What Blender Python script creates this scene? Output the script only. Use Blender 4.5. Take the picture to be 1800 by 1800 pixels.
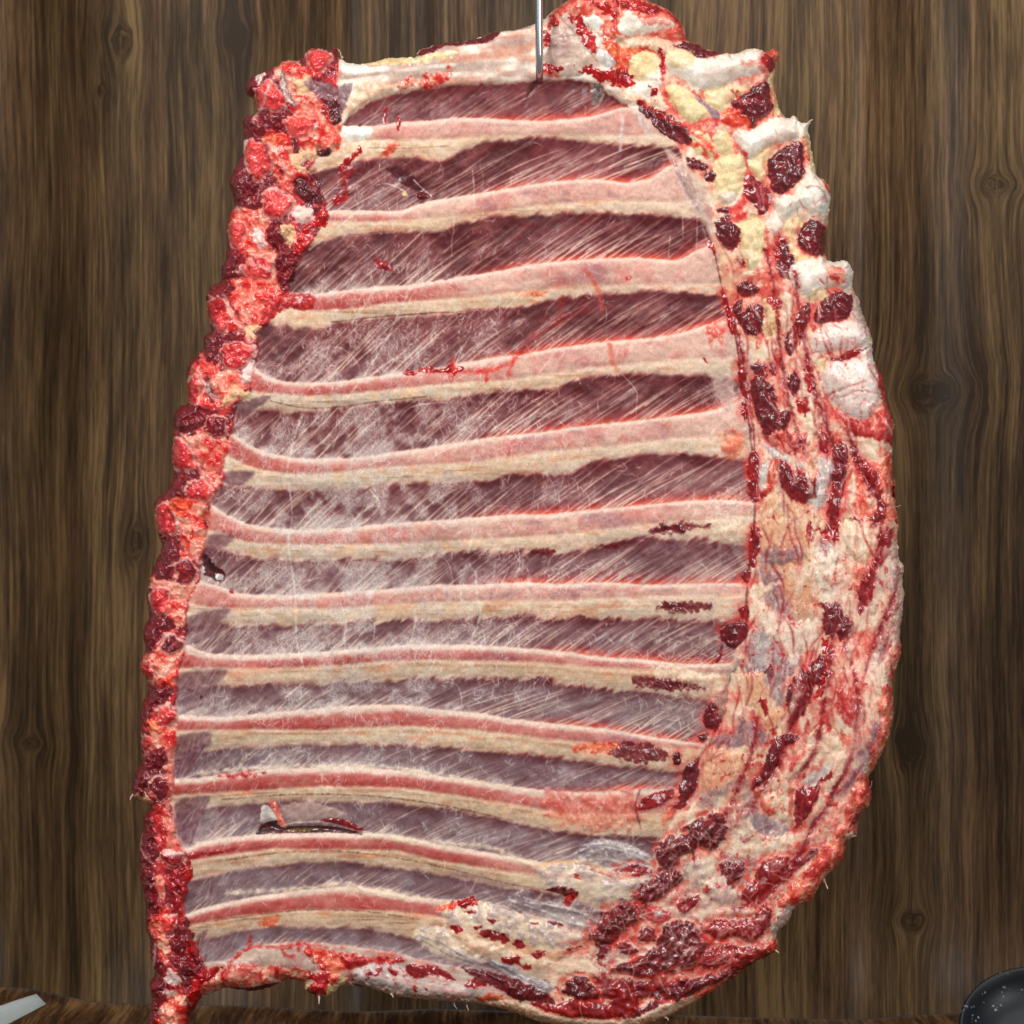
# Hanging rack of beef ribs in front of a printed wood backdrop.
import bpy, math, random
import numpy as np

for _o in list(bpy.data.objects):
    bpy.data.objects.remove(_o, do_unlink=True)
SC = bpy.context.scene
COL = SC.collection
PX = 0.0005            # one photo pixel on the rack's plane, in metres
CAM_D = 4.0            # camera to rack
TABLE_Z = -0.500
WALL_Y = 0.62

# ------------------------------------------------------------------ camera
cam_d = bpy.data.cameras.new("camera"); cam = bpy.data.objects.new("camera", cam_d); COL.objects.link(cam)
cam_d.sensor_width = 36; cam_d.lens = 36 * CAM_D / (1800 * PX); cam_d.clip_end = 50; cam_d.clip_start = 0.05
cam.location = (0, -CAM_D, 0); cam.rotation_euler = (math.radians(90), 0, 0)
cam_d.dof.use_dof = True; cam_d.dof.focus_distance = CAM_D - 0.01; cam_d.dof.aperture_fstop = 14
SC.camera = cam

# ------------------------------------------------------------------ world + lamps
W = bpy.data.worlds.new("World"); SC.world = W; W.use_nodes = True
W.node_tree.nodes["Background"].inputs[0].default_value = (0.95, 0.97, 1.0, 1)
W.node_tree.nodes["Background"].inputs[1].default_value = 0.24
def area(name, loc, target, size, power, col=(1, 1, 1)):
    l = bpy.data.lights.new(name, 'AREA'); l.shape = 'RECTANGLE'; l.size, l.size_y = size; l.energy = power; l.color = col
    o = bpy.data.objects.new(name, l); COL.objects.link(o); o.location = loc
    from mathutils import Vector
    o.rotation_euler = (Vector(target) - Vector(loc)).to_track_quat('-Z', 'Y').to_euler()
    return o
area("key_lamp", (-1.3, -2.6, 1.7), (0, 0.1, 0.0), (1.1, 1.1), 76, (1.0, 0.985, 0.95))
area("fill_lamp", (1.7, -2.7, 0.9), (0, 0.1, 0.0), (1.0, 1.0), 37, (0.97, 0.985, 1.0))
area("top_lamp", (0.5, -0.9, 2.1), (0.05, 0.1, 0.1), (0.8, 0.5), 16, (1, 0.99, 0.97))
SC.view_settings.view_transform = 'Standard'; SC.view_settings.look = 'None'
SC.view_settings.exposure = 0.0; SC.view_settings.gamma = 1.0; SC.view_settings.use_curve_mapping = False
SC.render.engine = 'CYCLES'
SC.cycles.max_bounces = 5; SC.cycles.diffuse_bounces = 3; SC.cycles.glossy_bounces = 3

# ------------------------------------------------------------------ helpers
def tag(o, label=None, cat=None, group=None, kind=None):
    if label: o["label"] = label
    if cat: o["category"] = cat
    if group: o["group"] = group
    if kind: o["kind"] = kind
    return o
def wx(x): return (x - 900.0) * PX
def wz(y): return (900.0 - y) * PX

# FIELD START
G = 1.4                                             # grid pitch in photo pixels
GX0, GX1, GY0, GY1 = 222.0, 1602.0, -40.0, 1840.0
nx = int((GX1 - GX0) / G) + 1; ny = int((GY1 - GY0) / G) + 1
xs = (GX0 + G * np.arange(nx)).astype(np.float32); ys = (GY0 + G * np.arange(ny)).astype(np.float32)
X, Y = np.meshgrid(xs, ys)
rng = np.random.default_rng(11)
TAB = rng.random((256, 256)).astype(np.float32)

def vn(u, v, seed=0):
    """smooth value noise in -1..1"""
    u = u + seed * 17.31; v = v + seed * 9.77
    iu = np.floor(u); iv = np.floor(v); fu = u - iu; fv = v - iv
    iu = iu.astype(np.int32) & 255; iv = iv.astype(np.int32) & 255
    fu = fu * fu * (3 - 2 * fu); fv = fv * fv * (3 - 2 * fv)
    iu1 = (iu + 1) & 255; iv1 = (iv + 1) & 255
    a = TAB[iv, iu]; b = TAB[iv, iu1]; c = TAB[iv1, iu]; d = TAB[iv1, iu1]
    return ((a + (b - a) * fu) * (1 - fv) + (c + (d - c) * fu) * fv) * 2 - 1
def fbm(u, v, seed=0, o=3):
    s = 0; a = 1.0; t = 0
    for i in range(o):
        s = s + a * vn(u * 2 ** i, v * 2 ** i, seed + i * 3); t += a; a *= 0.55
    return s / t * 1.35
def worley(u, v, seed=0):
    iu = np.floor(u).astype(np.int32); iv = np.floor(v).astype(np.int32)
    f1 = np.full(u.shape, 9.0, np.float32); f2 = f1.copy()
    for dy in (-1, 0, 1):
        for dx in (-1, 0, 1):
            cu = iu + dx; cv = iv + dy
            px = cu + TAB[(cv + seed * 13) & 255, (cu + seed * 7) & 255]
            py = cv + TAB[(cv + seed * 31 + 57) & 255, (cu + seed * 5 + 91) & 255]
            d = np.sqrt((px - u) ** 2 + (py - v) ** 2).astype(np.float32)
            f2 = np.minimum(f2, np.maximum(f1, d)); f1 = np.minimum(f1, d)
    return f1, f2
def sm(a, b, x):
    t = np.clip((x - a) / (b - a), 0, 1); return t * t * (3 - 2 * t)
def blur1(a, w, ax):
    k = np.ones(w) / w
    return np.apply_along_axis(lambda r: np.convolve(np.pad(r, w, 'edge'), k, 'same')[w:-w], ax, a)

N3 = fbm(X / 3, Y / 3, 1, 2); N6 = fbm(X / 6, Y / 6, 2); N12 = fbm(X / 12, Y / 12, 3)
N25 = fbm(X / 25, Y / 25, 4); N60 = fbm(X / 60, Y / 60, 5); N150 = fbm(X / 150, Y / 150, 6)
N12b = fbm(X / 13, Y / 13, 14); N6b = fbm(X / 5.5, Y / 5.5, 23)
N25b = fbm(X / 24, Y / 24, 44)
GR = fbm(X / 7 + 1.6 * N25b + .5 * N12, Y / 11 + 1.6 * N25 + .5 * N12b, 61, 3); GR = 1 - 2.2 * np.abs(GR)   # ridged grain
_wx = X + 3 * N12; _wy = Y + 3 * N12b
WA1, WA2 = worley(_wx / 9, _wy / 9, 1)
WB1, WB2 = worley(_wx / 19, _wy / 19, 2)
NW1, NW2 = worley((X + 6 * N12 + 3 * N6) / 16, (Y + 6 * N12b + 3 * N6b) / 16, 3)   # webby cell walls

TILE = {'A': (400, 0, 3.6), 'B': (800, 0, 3.6), 'C': (1100, 0, 3.6), 'D': (1100, 400, 3.6), 'E': (1150, 800, 3.6),
        'F': (1050, 1200, 3.2727), 'G': (600, 1300, 3.0), 'H': (200, 1300, 3.6), 'I': (200, 850, 3.6),
        'J': (250, 450, 3.6), 'K': (700, 450, 3.6), 'L': (700, 850, 3.6), 'O': (0, 0, 1.0)}
def P(tile, s):
    ox, oy, k = TILE[tile]
    return np.array([[ox + float(a.split(',')[0]) / k, oy + float(a.split(',')[1]) / k] for a in s.split()])
def smooth_poly(p, closed=True, n=4):
    if len(p) < 3: return p
    q = p if closed else np.vstack([2 * p[0] - p[1], p, 2 * p[-1] - p[-2]])
    out = []; N = len(q)
    rng_ = range(N) if closed else range(1, N - 2)
    for i in rng_:
        p0, p1, p2, p3 = q[(i - 1) % N], q[i], q[(i + 1) % N], q[(i + 2) % N]
        for t in np.arange(n) / n:
            out.append(0.5 * ((2 * p1) + (-p0 + p2) * t + (2 * p0 - 5 * p1 + 4 * p2 - p3) * t * t + (-p0 + 3 * p1 - 3 * p2 + p3) * t ** 3))
    if not closed: out.append(p[-1])
    return np.array(out)
def box(p, m):
    i0 = max(0, int((p[:, 0].min() - m - GX0) / G)); i1 = min(nx, int((p[:, 0].max() + m - GX0) / G) + 2)
    j0 = max(0, int((p[:, 1].min() - m - GY0) / G)); j1 = min(ny, int((p[:, 1].max() + m - GY0) / G) + 2)
    return slice(j0, j1), slice(i0, i1)
def sdf(p, sl, closed=True):
    x = X[sl]; y = Y[sl]; d2 = np.full(x.shape, 1e9, np.float32); ins = np.zeros(x.shape, bool); n = len(p)
    for i in range(n if closed else n - 1):
        ax, ay = p[i]; bx, by = p[(i + 1) % n]; ex = bx - ax; ey = by - ay; L = ex * ex + ey * ey + 1e-9
        t = np.clip(((x - ax) * ex + (y - ay) * ey) / L, 0, 1)
        d2 = np.minimum(d2, (x - ax - t * ex) ** 2 + (y - ay - t * ey) ** 2)
        if closed and ay != by:
            c = ((ay > y) != (by > y)) & (x < (bx - ax) * (y - ay) / (by - ay) + ax); ins ^= c
    d = np.sqrt(d2)
    return np.where(ins, d, -d) if closed else d

def c3(*v): return np.array(v, np.float32) / 255.0
C = np.zeros((ny, nx, 3), np.float32); H = np.zeros((ny, nx), np.float32)
R = np.full((ny, nx), 0.42, np.float32); LAB = np.zeros((ny, nx), np.int16); PARTS = []
def part(name, parent=None, label=None):
    PARTS.append((name, parent, label)); return len(PARTS)

# material: c1, c2 tones, c3 speckle, noise scale key, lumps, bump, roughness
MAT = {
 'mus':  (c3(86, 14, 24), c3(132, 26, 36), c3(186, 96, 92), 'M', 2.2, 0.30),
 'musr': (c3(106, 12, 20), c3(148, 18, 26), c3(190, 56, 50), 'M', 1.0, 0.28),
 'fatw': (c3(254, 246, 232), c3(248, 228, 212), c3(248, 206, 192), '25', 0.55, 0.40),
 'cart': (c3(254, 240, 232), c3(246, 220, 210), c3(222, 140, 138), '12', 0.35, 0.38),
 'faty': (c3(240, 220, 174), c3(226, 192, 138), c3(250, 238, 208), 'B', 2.0, 0.42),
 'lump': (c3(246, 224, 194), c3(222, 176, 146), c3(226, 120, 100), 'B', 2.0, 0.40),
 'cream':(c3(240, 216, 188), c3(224, 184, 156), c3(248, 232, 214), '12', 0.7, 0.42),
 'peach':(c3(230, 182, 142), c3(212, 154, 122), c3(236, 206, 178), '25', 0.5, 0.38),
 'pink': (c3(236, 152, 130), c3(210, 78, 66), c3(244, 204, 184), '12', 0.8, 0.34),
 'rim':  (c3(240, 134, 104), c3(208, 64, 50), c3(246, 200, 172), '12', 2.4, 0.32),
 'redp': (c3(206, 74, 70), c3(176, 34, 40), c3(232, 150, 138), '12', 1.8, 0.34),
 'blood':(c3(186, 12, 14), c3(146, 6, 12), c3(220, 70, 54), '6', 0.8, 0.24),
 'orng': (c3(232, 118, 76), c3(212, 60, 44), c3(240, 186, 140), '12', 1.2, 0.34),
 'mem':  (c3(208, 184, 168), c3(182, 150, 142), c3(224, 206, 192), '25', 0.6, 0.38),
 'silv': (c3(176, 164, 160), c3(140, 120, 124), c3(210, 200, 190), '12', 0.5, 0.36),
 'wsil': (c3(218, 210, 202), c3(190, 178, 176), c3(240, 232, 222), '12', 0.4, 0.32),
 'gmus': (c3(126, 92, 102), c3(158, 134, 138), c3(188, 170, 166), '12', 0.8, 0.36),
 'bone': (c3(224, 78, 76), c3(176, 32, 40), c3(244, 150, 134), 'N', 1.8, 0.28),
 'boned':(c3(136, 26, 34), c3(88, 18, 26), c3(180, 70, 66), 'N', 2.0, 0.30),
 'dark': (c3(58, 14, 20), c3(84, 22, 28), c3(110, 40, 44), '6', 0.6, 0.30),
 'olive':(c3(112, 88, 30), c3(78, 50, 22), c3(130, 110, 50), '6', 0.4, 0.3),
 'gap':  (c3(92, 84, 84), c3(140, 128, 118), c3(200, 186, 160), '6', 1.0, 0.36),
 'spfat':(c3(244, 140, 118), c3(216, 44, 40), c3(252, 214, 184), 'S', 3.2, 0.26),
 'flank':(c3(230, 208, 182), c3(192, 170, 164), c3(246, 232, 210), '12', 0.8, 0.36),
 'cgrey':(c3(216, 204, 196), c3(194, 176, 172), c3(168, 60, 64), '12', 0.8, 0.38),
}
def pattern(m, sl):
    c1, c2, cs, key, bump, ro = MAT[m]
    n25, n12, n6, n3 = N25[sl], N12[sl], N6[sl], N3[sl]
    if key == '25':
        t = sm(-0.5, 0.6, n25 + 0.35 * n12 + 0.15 * n3); sp = sm(0.45, 0.9, N12b[sl] + 0.3 * n3); hb = n25 * 1.8 + n12 * 0.5 + n6 * 0.12
    elif key == '12':
        t = sm(-0.5, 0.5, n12 + 0.4 * n6 + 0.2 * n3); sp = sm(0.35, 0.75, N6b[sl] + 0.4 * N12b[sl]); hb = n12 * 1.4 + n6 * 0.35 + n3 * 0.04
    elif key == '6':
        t = sm(-0.5, 0.5, n6 + 0.5 * n12 + 0.3 * n3); sp = sm(0.4, 0.9, N6b[sl] + 0.5 * n3); hb = n6 * 0.8 + n3 * 0.3 + n12 * 0.5
    elif key == 'M':
        g = GR[sl]; t = sm(-0.7, 0.6, g * .9 + 0.5 * n12 + .3 * n25); sp = sm(0.62, 0.95, g + 0.25 * n3 + .2 * n25) * .55; hb = g * 0.9 + n12 * 0.9 + n6 * 0.25
        t = 1 - t if m == 'mus' else t
    elif key == 'S':
        t = sm(-0.35, 0.35, n12 + 0.5 * n6); sp = sm(0.05, 0.55, N25b[sl] + .6 * N6b[sl] + .1); hb = n12 * 0.9 + N6b[sl] * 0.5 + n3 * .12 + .8 * N25b[sl]
    elif key == 'N':
        t = sm(-0.3, 0.45, N25b[sl] * .8 + n6 * .6 + .3 * n3); sp = sm(0.35, 0.8, N6b[sl] + 0.6 * n3) * .8; hb = n6 * 0.5 + n3 * 0.35 + n12 * 0.4
    elif key == 'A':
        w = sm(0.1, 0.8, WA1[sl]); t = np.clip(w * 0.7 + 0.35 * n6 + 0.25 * n25, 0, 1); sp = sm(0.45, 0.9, N6b[sl] + 0.5 * n3) * 0.8; hb = -w * 0.9 + n12 * 0.6 + n6 * 0.35
        if m == 'mus': t = 1 - t
    else:
        w = sm(0.1, 0.9, WB1[sl]); t = np.clip(w * 0.5 + 0.4 * n12 + 0.2 * n25 + 0.1, 0, 1); sp = sm(0.3, 0.9, N12b[sl] + 0.3 * n6); hb = -w * 1.6 + n12 * 0.6 + n6 * 0.3
    col = c1 + (c2 - c1) * t[..., None]
    col = col + (cs - col) * (0.75 * sp)[..., None]
    return col, hb * bump, ro
def stamp(tile, m, s, h=3.0, rag=1.6, soft=1.3, w=10.0, a=1.0, name=None, label=None, groove=1.2, rim=None, parent=None, sub=None):
    """paint one traced shape: colour, relief, roughness and (when named) its own part"""
    p = smooth_poly(P(tile, s)) if isinstance(s, str) else s
    sl = box(p, 8); d = sdf(p, sl)
    if d.size == 0: return
    d = d + rag * (N6[sl] * 1.3 + N12[sl] * 1.2 + N3[sl] * 0.4)
    al = sm(-soft, soft, d) * a
    if m in ('mus', 'musr') and a > .8 and p[:, 1].mean() > 1380 and p[:, 0].mean() > 950: d = d + 3.5
    if m in ('mus', 'musr') and a > .8 and soft < 2.2 and p[:, 0].min() > 1262 - 90 * sm(1200, 1300, p[:, 1].mean()) - 200 * sm(1400, 1500, p[:, 1].mean()):
        hl = np.exp(-np.clip(-d, 0, 40) / (5 + 3 * (N25[sl] + 1))) * sm(-.7, .5, N12b[sl] + .5 * N25[sl]) * (d < 0.5) * 0.8
        C[sl] += (c3(206, 66, 56) - C[sl]) * hl[..., None]; H[sl] -= 1.5 * hl
    col, hb, ro = pattern(m, sl)
    if rim is not None:
        rc, rw = rim; k = sm(rw, rw * 0.4, d + 0.8 * N6b[sl]) * 0.9
        col = col + (rc - col) * k[..., None]
    C[sl] += (col - C[sl]) * al[..., None]
    H[sl] += al * (h * (1 - np.exp(-np.clip(d, 0, None) / w)) + hb) - groove * np.exp(-(d / 2.2) ** 2) * a
    R[sl] += (ro - R[sl]) * al
    if name:
        k = part(name, parent, label); LAB[sl] = np.where(d > 0, k, LAB[sl]); return k
def ell(tile, m, cx, cy, rx, ry, ang=0, **k):
    ox, oy, f = TILE[tile]; t = np.linspace(0, 2 * math.pi, 22, endpoint=False); a = math.radians(ang)
    wob = 1 + 0.10 * np.sin(3 * t + cx) + 0.07 * np.sin(5 * t + cy)
    u = rx * np.cos(t) * wob; v = ry * np.sin(t) * wob
    p = np.stack([ox + (cx + u * math.cos(a) - v * math.sin(a)) / f, oy + (cy + u * math.sin(a) + v * math.cos(a)) / f], 1)
    return stamp(tile, m, p, **k)
def line(tile, col, s, w=1.6, a=0.9, h=0.0, rag=1.0, ro=None):
    p = smooth_poly(P(tile, s), False); sl = box(p, w * 3 + 6); d = sdf(p, sl, False)
    d = np.abs(d + rag * N6[sl]) + 0.25 * rag * N3[sl]
    al = (a * np.exp(-(d / w) ** 2) * (0.75 + 0.4 * N12[sl]).clip(0.2, 1))
    C[sl] += (col - C[sl]) * al[..., None]; H[sl] += h * al
    if ro: R[sl] += (ro - R[sl]) * al
def splat(P0, A, wd=1.0):
    """draw sample points (n,2) with strength A into a fresh layer"""
    L = np.zeros(ny * nx, np.float32)
    fx = (P0[:, 0] - GX0) / G; fy = (P0[:, 1] - GY0) / G; ix = np.round(fx).astype(int); iy = np.round(fy).astype(int)
    r = 1 if wd < 1.2 else 2
    for dy in range(-r, r + 1):
        for dx in range(-r, r + 1):
            jx = ix + dx; jy = iy + dy; ok = (jx >= 0) & (jx < nx) & (jy >= 0) & (jy < ny)
            d2 = ((jx - fx) ** 2 + (jy - fy) ** 2) * G * G
            np.maximum.at(L, (jy * nx + jx)[ok], (A * np.exp(-d2 / wd ** 2))[ok])
    return L.reshape(ny, nx)
def hairs(n, cx, cy, sx, sy, ang, dang, ln, curl, al, wd, seed, step=1.2, gauss=True):
    g = np.random.default_rng(seed); m = int(ln * 1.6 / step)
    if gauss: x = g.normal(cx, sx, n); y = g.normal(cy, sy, n)
    else: x = g.uniform(cx - sx, cx + sx, n); y = g.uniform(cy - sy, cy + sy, n)
    th = np.radians(g.normal(ang, dang, n)); L = ln * g.uniform(0.3, 1.6, n); a0 = al * g.uniform(0.3, 1, n)
    dth = g.normal(0, curl * .25, n); pts = []; aa = []
    for i in range(m):
        t = i * step; live = t < L
        pts.append(np.stack([x, y], 1)[live]); aa.append((a0 * np.sin(np.pi * np.clip(t / L, 0.04, 0.96)) ** 0.5)[live])
        x = x + np.cos(th) * step; y = y - np.sin(th) * step; th = th + np.radians(dth) + np.radians(g.normal(0, curl * 1.5, n))
    return splat(np.vstack(pts), np.concatenate(aa).astype(np.float32), wd)
# ------------------------------------------------------------------ outline
OUT = np.vstack([
 P('A', "110,530 160,470 230,440 300,405 345,375 440,370 480,330 520,295 590,292 640,300 690,285 700,350 740,372 800,392 870,385 950,370 1050,350 1180,350 1210,310 1330,265 1450,250 1550,235 1650,200 1720,180 1800,178"),
 P('B', "500,140 560,110 600,75 650,30 700,-5 800,-50 950,-75 1100,-60 1250,0 1340,40 1410,100 1460,180 1470,240 1540,265 1600,300 1720,320 1780,325"),
 P('C', "780,295 850,300 900,320 935,298 965,308 985,345 960,390 955,450 940,520 965,620 990,700 1040,740 1075,720 1120,765 1175,765 1165,800 1180,900 1195,1000 1225,1110 1260,1125 1305,1200 1300,1290 1290,1400 1275,1500 1280,1640 1400,1640 1430,1670"),
 P('D', "1455,300 1440,370 1480,440 1510,540 1560,660 1570,720 1570,800 1600,890 1635,950 1650,1050 1670,1140 1710,1250 1700,1320 1695,1400 1695,1560 1700,1700"),
 P('E', "1530,150 1535,300 1550,400 1555,640 1585,700 1580,780 1590,880 1585,1000 1565,1130 1575,1230 1560,1300 1525,1400 1520,1500 1525,1620 1505,1760"),
 P('F', "1660,380 1610,480 1570,560 1585,640 1570,720 1530,750 1510,790 1500,880 1440,920 1430,1000 1390,1060 1340,1110 1300,1160 1270,1210 1240,1260 1150,1300 1110,1380 1040,1450 1045,1540 1000,1580 900,1630 820,1690 720,1750 650,1800"),
 P('G', "1750,1460 1650,1500 1500,1540 1200,1530 1050,1500 880,1440 750,1410 600,1395 430,1385 260,1360 180,1330 60,1300"),
 P('H', "1560,1580 1450,1570 1400,1600 1350,1640 1310,1640 1250,1630 1200,1590 1190,1550 1080,1530 1040,1560 950,1590 860,1610 760,1590 690,1590 600,1620 540,1660 500,1720 460,1800 440,1890 220,1890 210,1800 225,1720 230,1640 215,1560 250,1490 225,1400 215,1290 190,1200 190,1080 170,960 150,800 155,640 180,560 180,480 220,430 160,400 110,370 105,280 130,200 170,130 160,40"),
 P('I', "165,1700 160,1560 165,1420 205,1330 200,1250 160,1180 165,1100 190,1060 175,960 190,890 215,850 200,740 205,660 230,560 265,480 300,400 280,350 255,240 250,110"),
 P('J', "150,1480 190,1390 180,1260 190,1110 190,1000 240,940 280,920 275,780 280,690 330,620 380,580 385,500 425,470 410,380 395,250 430,180 490,150 490,70 520,0"),
 P('A', "0,1380 35,1300 10,1180 10,1110 70,1000 90,920 90,800 90,740 150,715 180,690 160,620 120,590")])
OUTS = smooth_poly(OUT, True, 3)
ALL = (slice(0, ny), slice(0, nx))
DO = sdf(OUTS, ALL) + 1.6 * N6 + 1.6 * N12b * (0.6 + 0.6 * N60) + 0.5 * N3

# ------------------------------------------------------------------ rib curves (x,y pairs): T top edge, M bone to fat, B fat to muscle
def cur(s):
    p = np.array([[float(q) for q in a.split(',')] for a in s.split()])
    y = np.interp(xs, p[:, 0], p[:, 1]); return blur1(y, 13, 0).astype(np.float32)[None, :]
TS = [None,
 "200,60 2000,40",
 "590,224 650,222 700,215 760,212 800,207 850,208 900,211 950,213 1000,210 1050,203 1090,190 1200,180",
 "540,376 578,371 640,371 705,371 747,356 789,349 850,338 911,328 980,318 1050,315 1105,322 1147,315 1170,295 1200,285",
 "480,512 505,514 555,517 611,510 667,505 722,501 755,496 811,486 867,478 922,467 978,460 1061,454 1120,453 1189,459 1233,437 1260,428",
 "430,640 450,650 472,664 500,671 528,674 583,672 639,665 694,657 750,650 811,639 867,629 922,622 978,612 1061,601 1144,595 1200,585 1235,573 1300,560",
 "400,755 411,764 444,786 472,797 514,805 555,808 639,803 694,795 750,787 867,768 950,760 1033,748 1117,740 1200,730 1253,722 1289,708 1320,700",
 "350,870 372,886 394,902 430,919 472,928 528,932 611,928 700,919 783,914 894,905 964,904 1033,897 1117,889 1211,880 1267,878 1330,884",
 "330,1015 353,1022 380,1028 414,1042 450,1046 505,1047 589,1042 700,1034 769,1028 839,1028 922,1023 978,1027 1061,1023 1144,1028 1233,1025 1320,1025",
 "310,1125 322,1130 350,1142 380,1150 450,1151 533,1147 617,1142 700,1133 811,1133 894,1137 950,1142 1005,1147 1061,1155 1117,1158 1200,1167 1261,1167 1330,1160",
 "300,1255 353,1258 394,1261 450,1255 533,1247 617,1240 700,1238 769,1247 839,1253 922,1267 978,1272 1061,1280 1130,1292 1200,1303 1300,1315",
 "300,1368 347,1367 394,1359 450,1354 505,1350 617,1347 700,1353 800,1367 900,1383 967,1390 1033,1393 1117,1387 1300,1390",
 "300,1500 325,1492 353,1480 394,1472 450,1467 533,1464 617,1465 667,1465 700,1470 767,1483 867,1500 933,1513 1000,1520 1300,1540",
 "300,1612 333,1605 367,1592 450,1575 533,1564 617,1558 700,1571 750,1580 833,1584 883,1600 1000,1620 1300,1650",
 "300,1700 355,1692 400,1689 425,1672 445,1660 533,1656 617,1664 700,1676 800,1700 867,1712 1000,1740 1300,1760"]
MS = [None,
 "200,62 2000,42",
 "590,245 650,246 750,245 850,240 950,236 1050,238 1200,238",
 "540,388 650,390 750,384 850,375 950,360 1050,352 1200,356",
 "480,535 505,539 555,546 611,543 700,531 783,525 867,517 922,511 978,505 1033,502 1117,500 1300,498",
 "440,686 500,694 555,696 611,692 700,683 811,672 894,667 978,655 1033,647 1200,630 1300,628",
 "400,800 444,822 500,832 555,832 639,825 700,819 839,811 950,794 1033,786 1117,778 1200,769 1300,764",
 "350,925 417,947 450,954 505,957 589,957 700,955 839,947 950,942 1061,930 1200,914 1300,908",
 "330,1060 378,1067 422,1069 505,1068 589,1069 700,1061 839,1055 978,1055 1089,1050 1200,1045 1300,1043",
 "310,1172 394,1174 478,1174 589,1169 700,1160 839,1161 950,1164 1033,1172 1200,1179 1300,1186",
 "300,1283 450,1280 561,1283 700,1275 839,1283 950,1297 1061,1308 1300,1320",
 "300,1397 422,1390 561,1381 700,1383 800,1397 900,1413 1000,1430 1300,1430",
 "300,1518 330,1512 408,1500 478,1491 561,1492 700,1494 767,1512 900,1532 1300,1560",
 "300,1630 328,1625 422,1609 533,1598 700,1601 767,1610 1300,1700"]
BS = [None,
 "560,240 600,222 620,195 640,180 700,161 780,150 860,145 930,142 1000,137 1040,145 1075,165 1092,182 1200,190",
 "500,320 540,303 600,287 650,278 700,274 740,277 780,284 817,262 850,249 900,244 950,240 1000,245 1080,253 1150,256 1200,262",
 "500,445 539,433 594,417 650,408 705,407 775,405 811,390 842,383 900,378 939,375 1050,373 1133,375 1217,383 1260,390",
 "440,572 472,567 528,577 569,577 583,567 667,558 750,553 797,552 819,543 930,536 950,528 992,521 1061,516 1144,510 1200,513 1300,520",
 "410,722 458,717 500,723 555,722 583,715 667,708 750,701 783,703 797,697 894,684 978,683 994,669 1047,660 1144,655 1200,658 1239,658 1320,668",
 "380,850 430,853 486,858 555,861 639,855 700,848 783,844 867,842 894,831 1005,832 1025,817 1075,805 1150,796 1200,794 1239,799 1320,808",
 "350,960 394,964 422,972 478,980 589,981 700,981 839,969 922,969 936,964 992,971 1019,968 1047,955 1089,947 1144,942 1200,944 1261,950 1320,955",
 "320,1096 394,1094 450,1097 533,1094 617,1089 700,1089 811,1086 894,1083 936,1080 964,1088 1005,1083 1061,1089 1117,1083 1200,1086 1260,1092 1320,1092",
 "300,1202 378,1201 436,1203 505,1198 589,1197 700,1190 839,1189 950,1194 1005,1200 1075,1210 1117,1210 1200,1222 1300,1235",
 "290,1316 364,1314 422,1311 505,1305 617,1305 700,1307 811,1314 933,1325 1000,1333 1100,1345 1200,1355 1300,1370",
 "290,1425 364,1417 394,1414 450,1408 533,1403 617,1405 667,1407 767,1417 867,1433 933,1450 1000,1460 1067,1463 1160,1470 1300,1480",
 "300,1550 353,1539 394,1530 450,1519 533,1511 617,1514 700,1523 800,1540 900,1560 967,1567 1060,1600 1300,1620",
 "300,1660 361,1647 422,1633 505,1625 617,1628 667,1634 700,1642 767,1660 833,1680 1000,1740 1300,1760"]
T = [None] + [cur(s) for s in TS[1:]]; M = [None] + [cur(s) for s in MS[1:]]; B = [None] + [cur(s) for s in BS[1:]]

# fibre direction over the chest wall (degrees above horizontal), streak noise follows it
ang = 42 + 0 * X
ang = ang - 12 * sm(800, 1500, Y) - 9 * sm(650, 1150, X) + 14 * sm(560, 330, X - (0.0 * Y)) + 5 * N150
ca = np.cos(np.radians(ang)); sa = np.sin(np.radians(ang))
V = X * np.sin(np.radians(37)) + Y * np.cos(np.radians(37)) + 7 * N60 + 10 * N150
ang2 = 37 - 15 * sm(950, 1350, Y); 
V = X * np.sin(np.radians(ang2)) + Y * np.cos(np.radians(ang2)) + 5 * N60
U = X * np.cos(np.radians(ang2)) - Y * np.sin(np.radians(ang2))
ST = 0.6 * vn(U / 75, V / 4.6, 31) + 0.5 * vn(U / 50, V / 2.6, 32) + 0.35 * vn(U / 120, V / 11, 33)
STc = vn(U / 60, V / 9.0, 35)
LG = vn(X / 70, Y / 3.2, 41) * 0.6 + vn(X / 40, Y / 1.9, 42) * 0.5            # lengthwise streaks for fat along a rib
HZ = sm(-0.2, 1.0, np.exp(-((X - 640) / 190) ** 2 - ((Y - 960) / 260) ** 2) * 1.4 + 0.35 * N60)  # dried frosty film

CUT = P('O', "1085,150 1190,255 1255,430 1290,580 1310,700 1325,800 1328,900 1320,980 1312,1060 1290,1150 1270,1230 1235,1320 1200,1400 1150,1500 1100,1580 1040,1650 960,1700")
cutx = np.interp(ys, CUT[:, 1], CUT[:, 0])[:, None].astype(np.float32)
SPR = P('O', "594,100 592,139 600,222 594,258 555,280 539,305 572,350 575,383 544,433 524,455 505,511 486,541 467,572 453,589 455,617 447,658 444,689 417,711 417,728 403,778 394,822 393,848 375,875 364,922 364,942 353,983 353,1017 336,1050 328,1092 333,1108 325,1125 319,1169 311,1205 311,1253 305,1322 305,1355 303,1411 311,1467 325,1494 333,1536 325,1589 328,1628 342,1661 361,1697 355,1711 365,1733 330,1800")
spx = np.interp(ys, SPR[:, 1], SPR[:, 0])[:, None].astype(np.float32)

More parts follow.
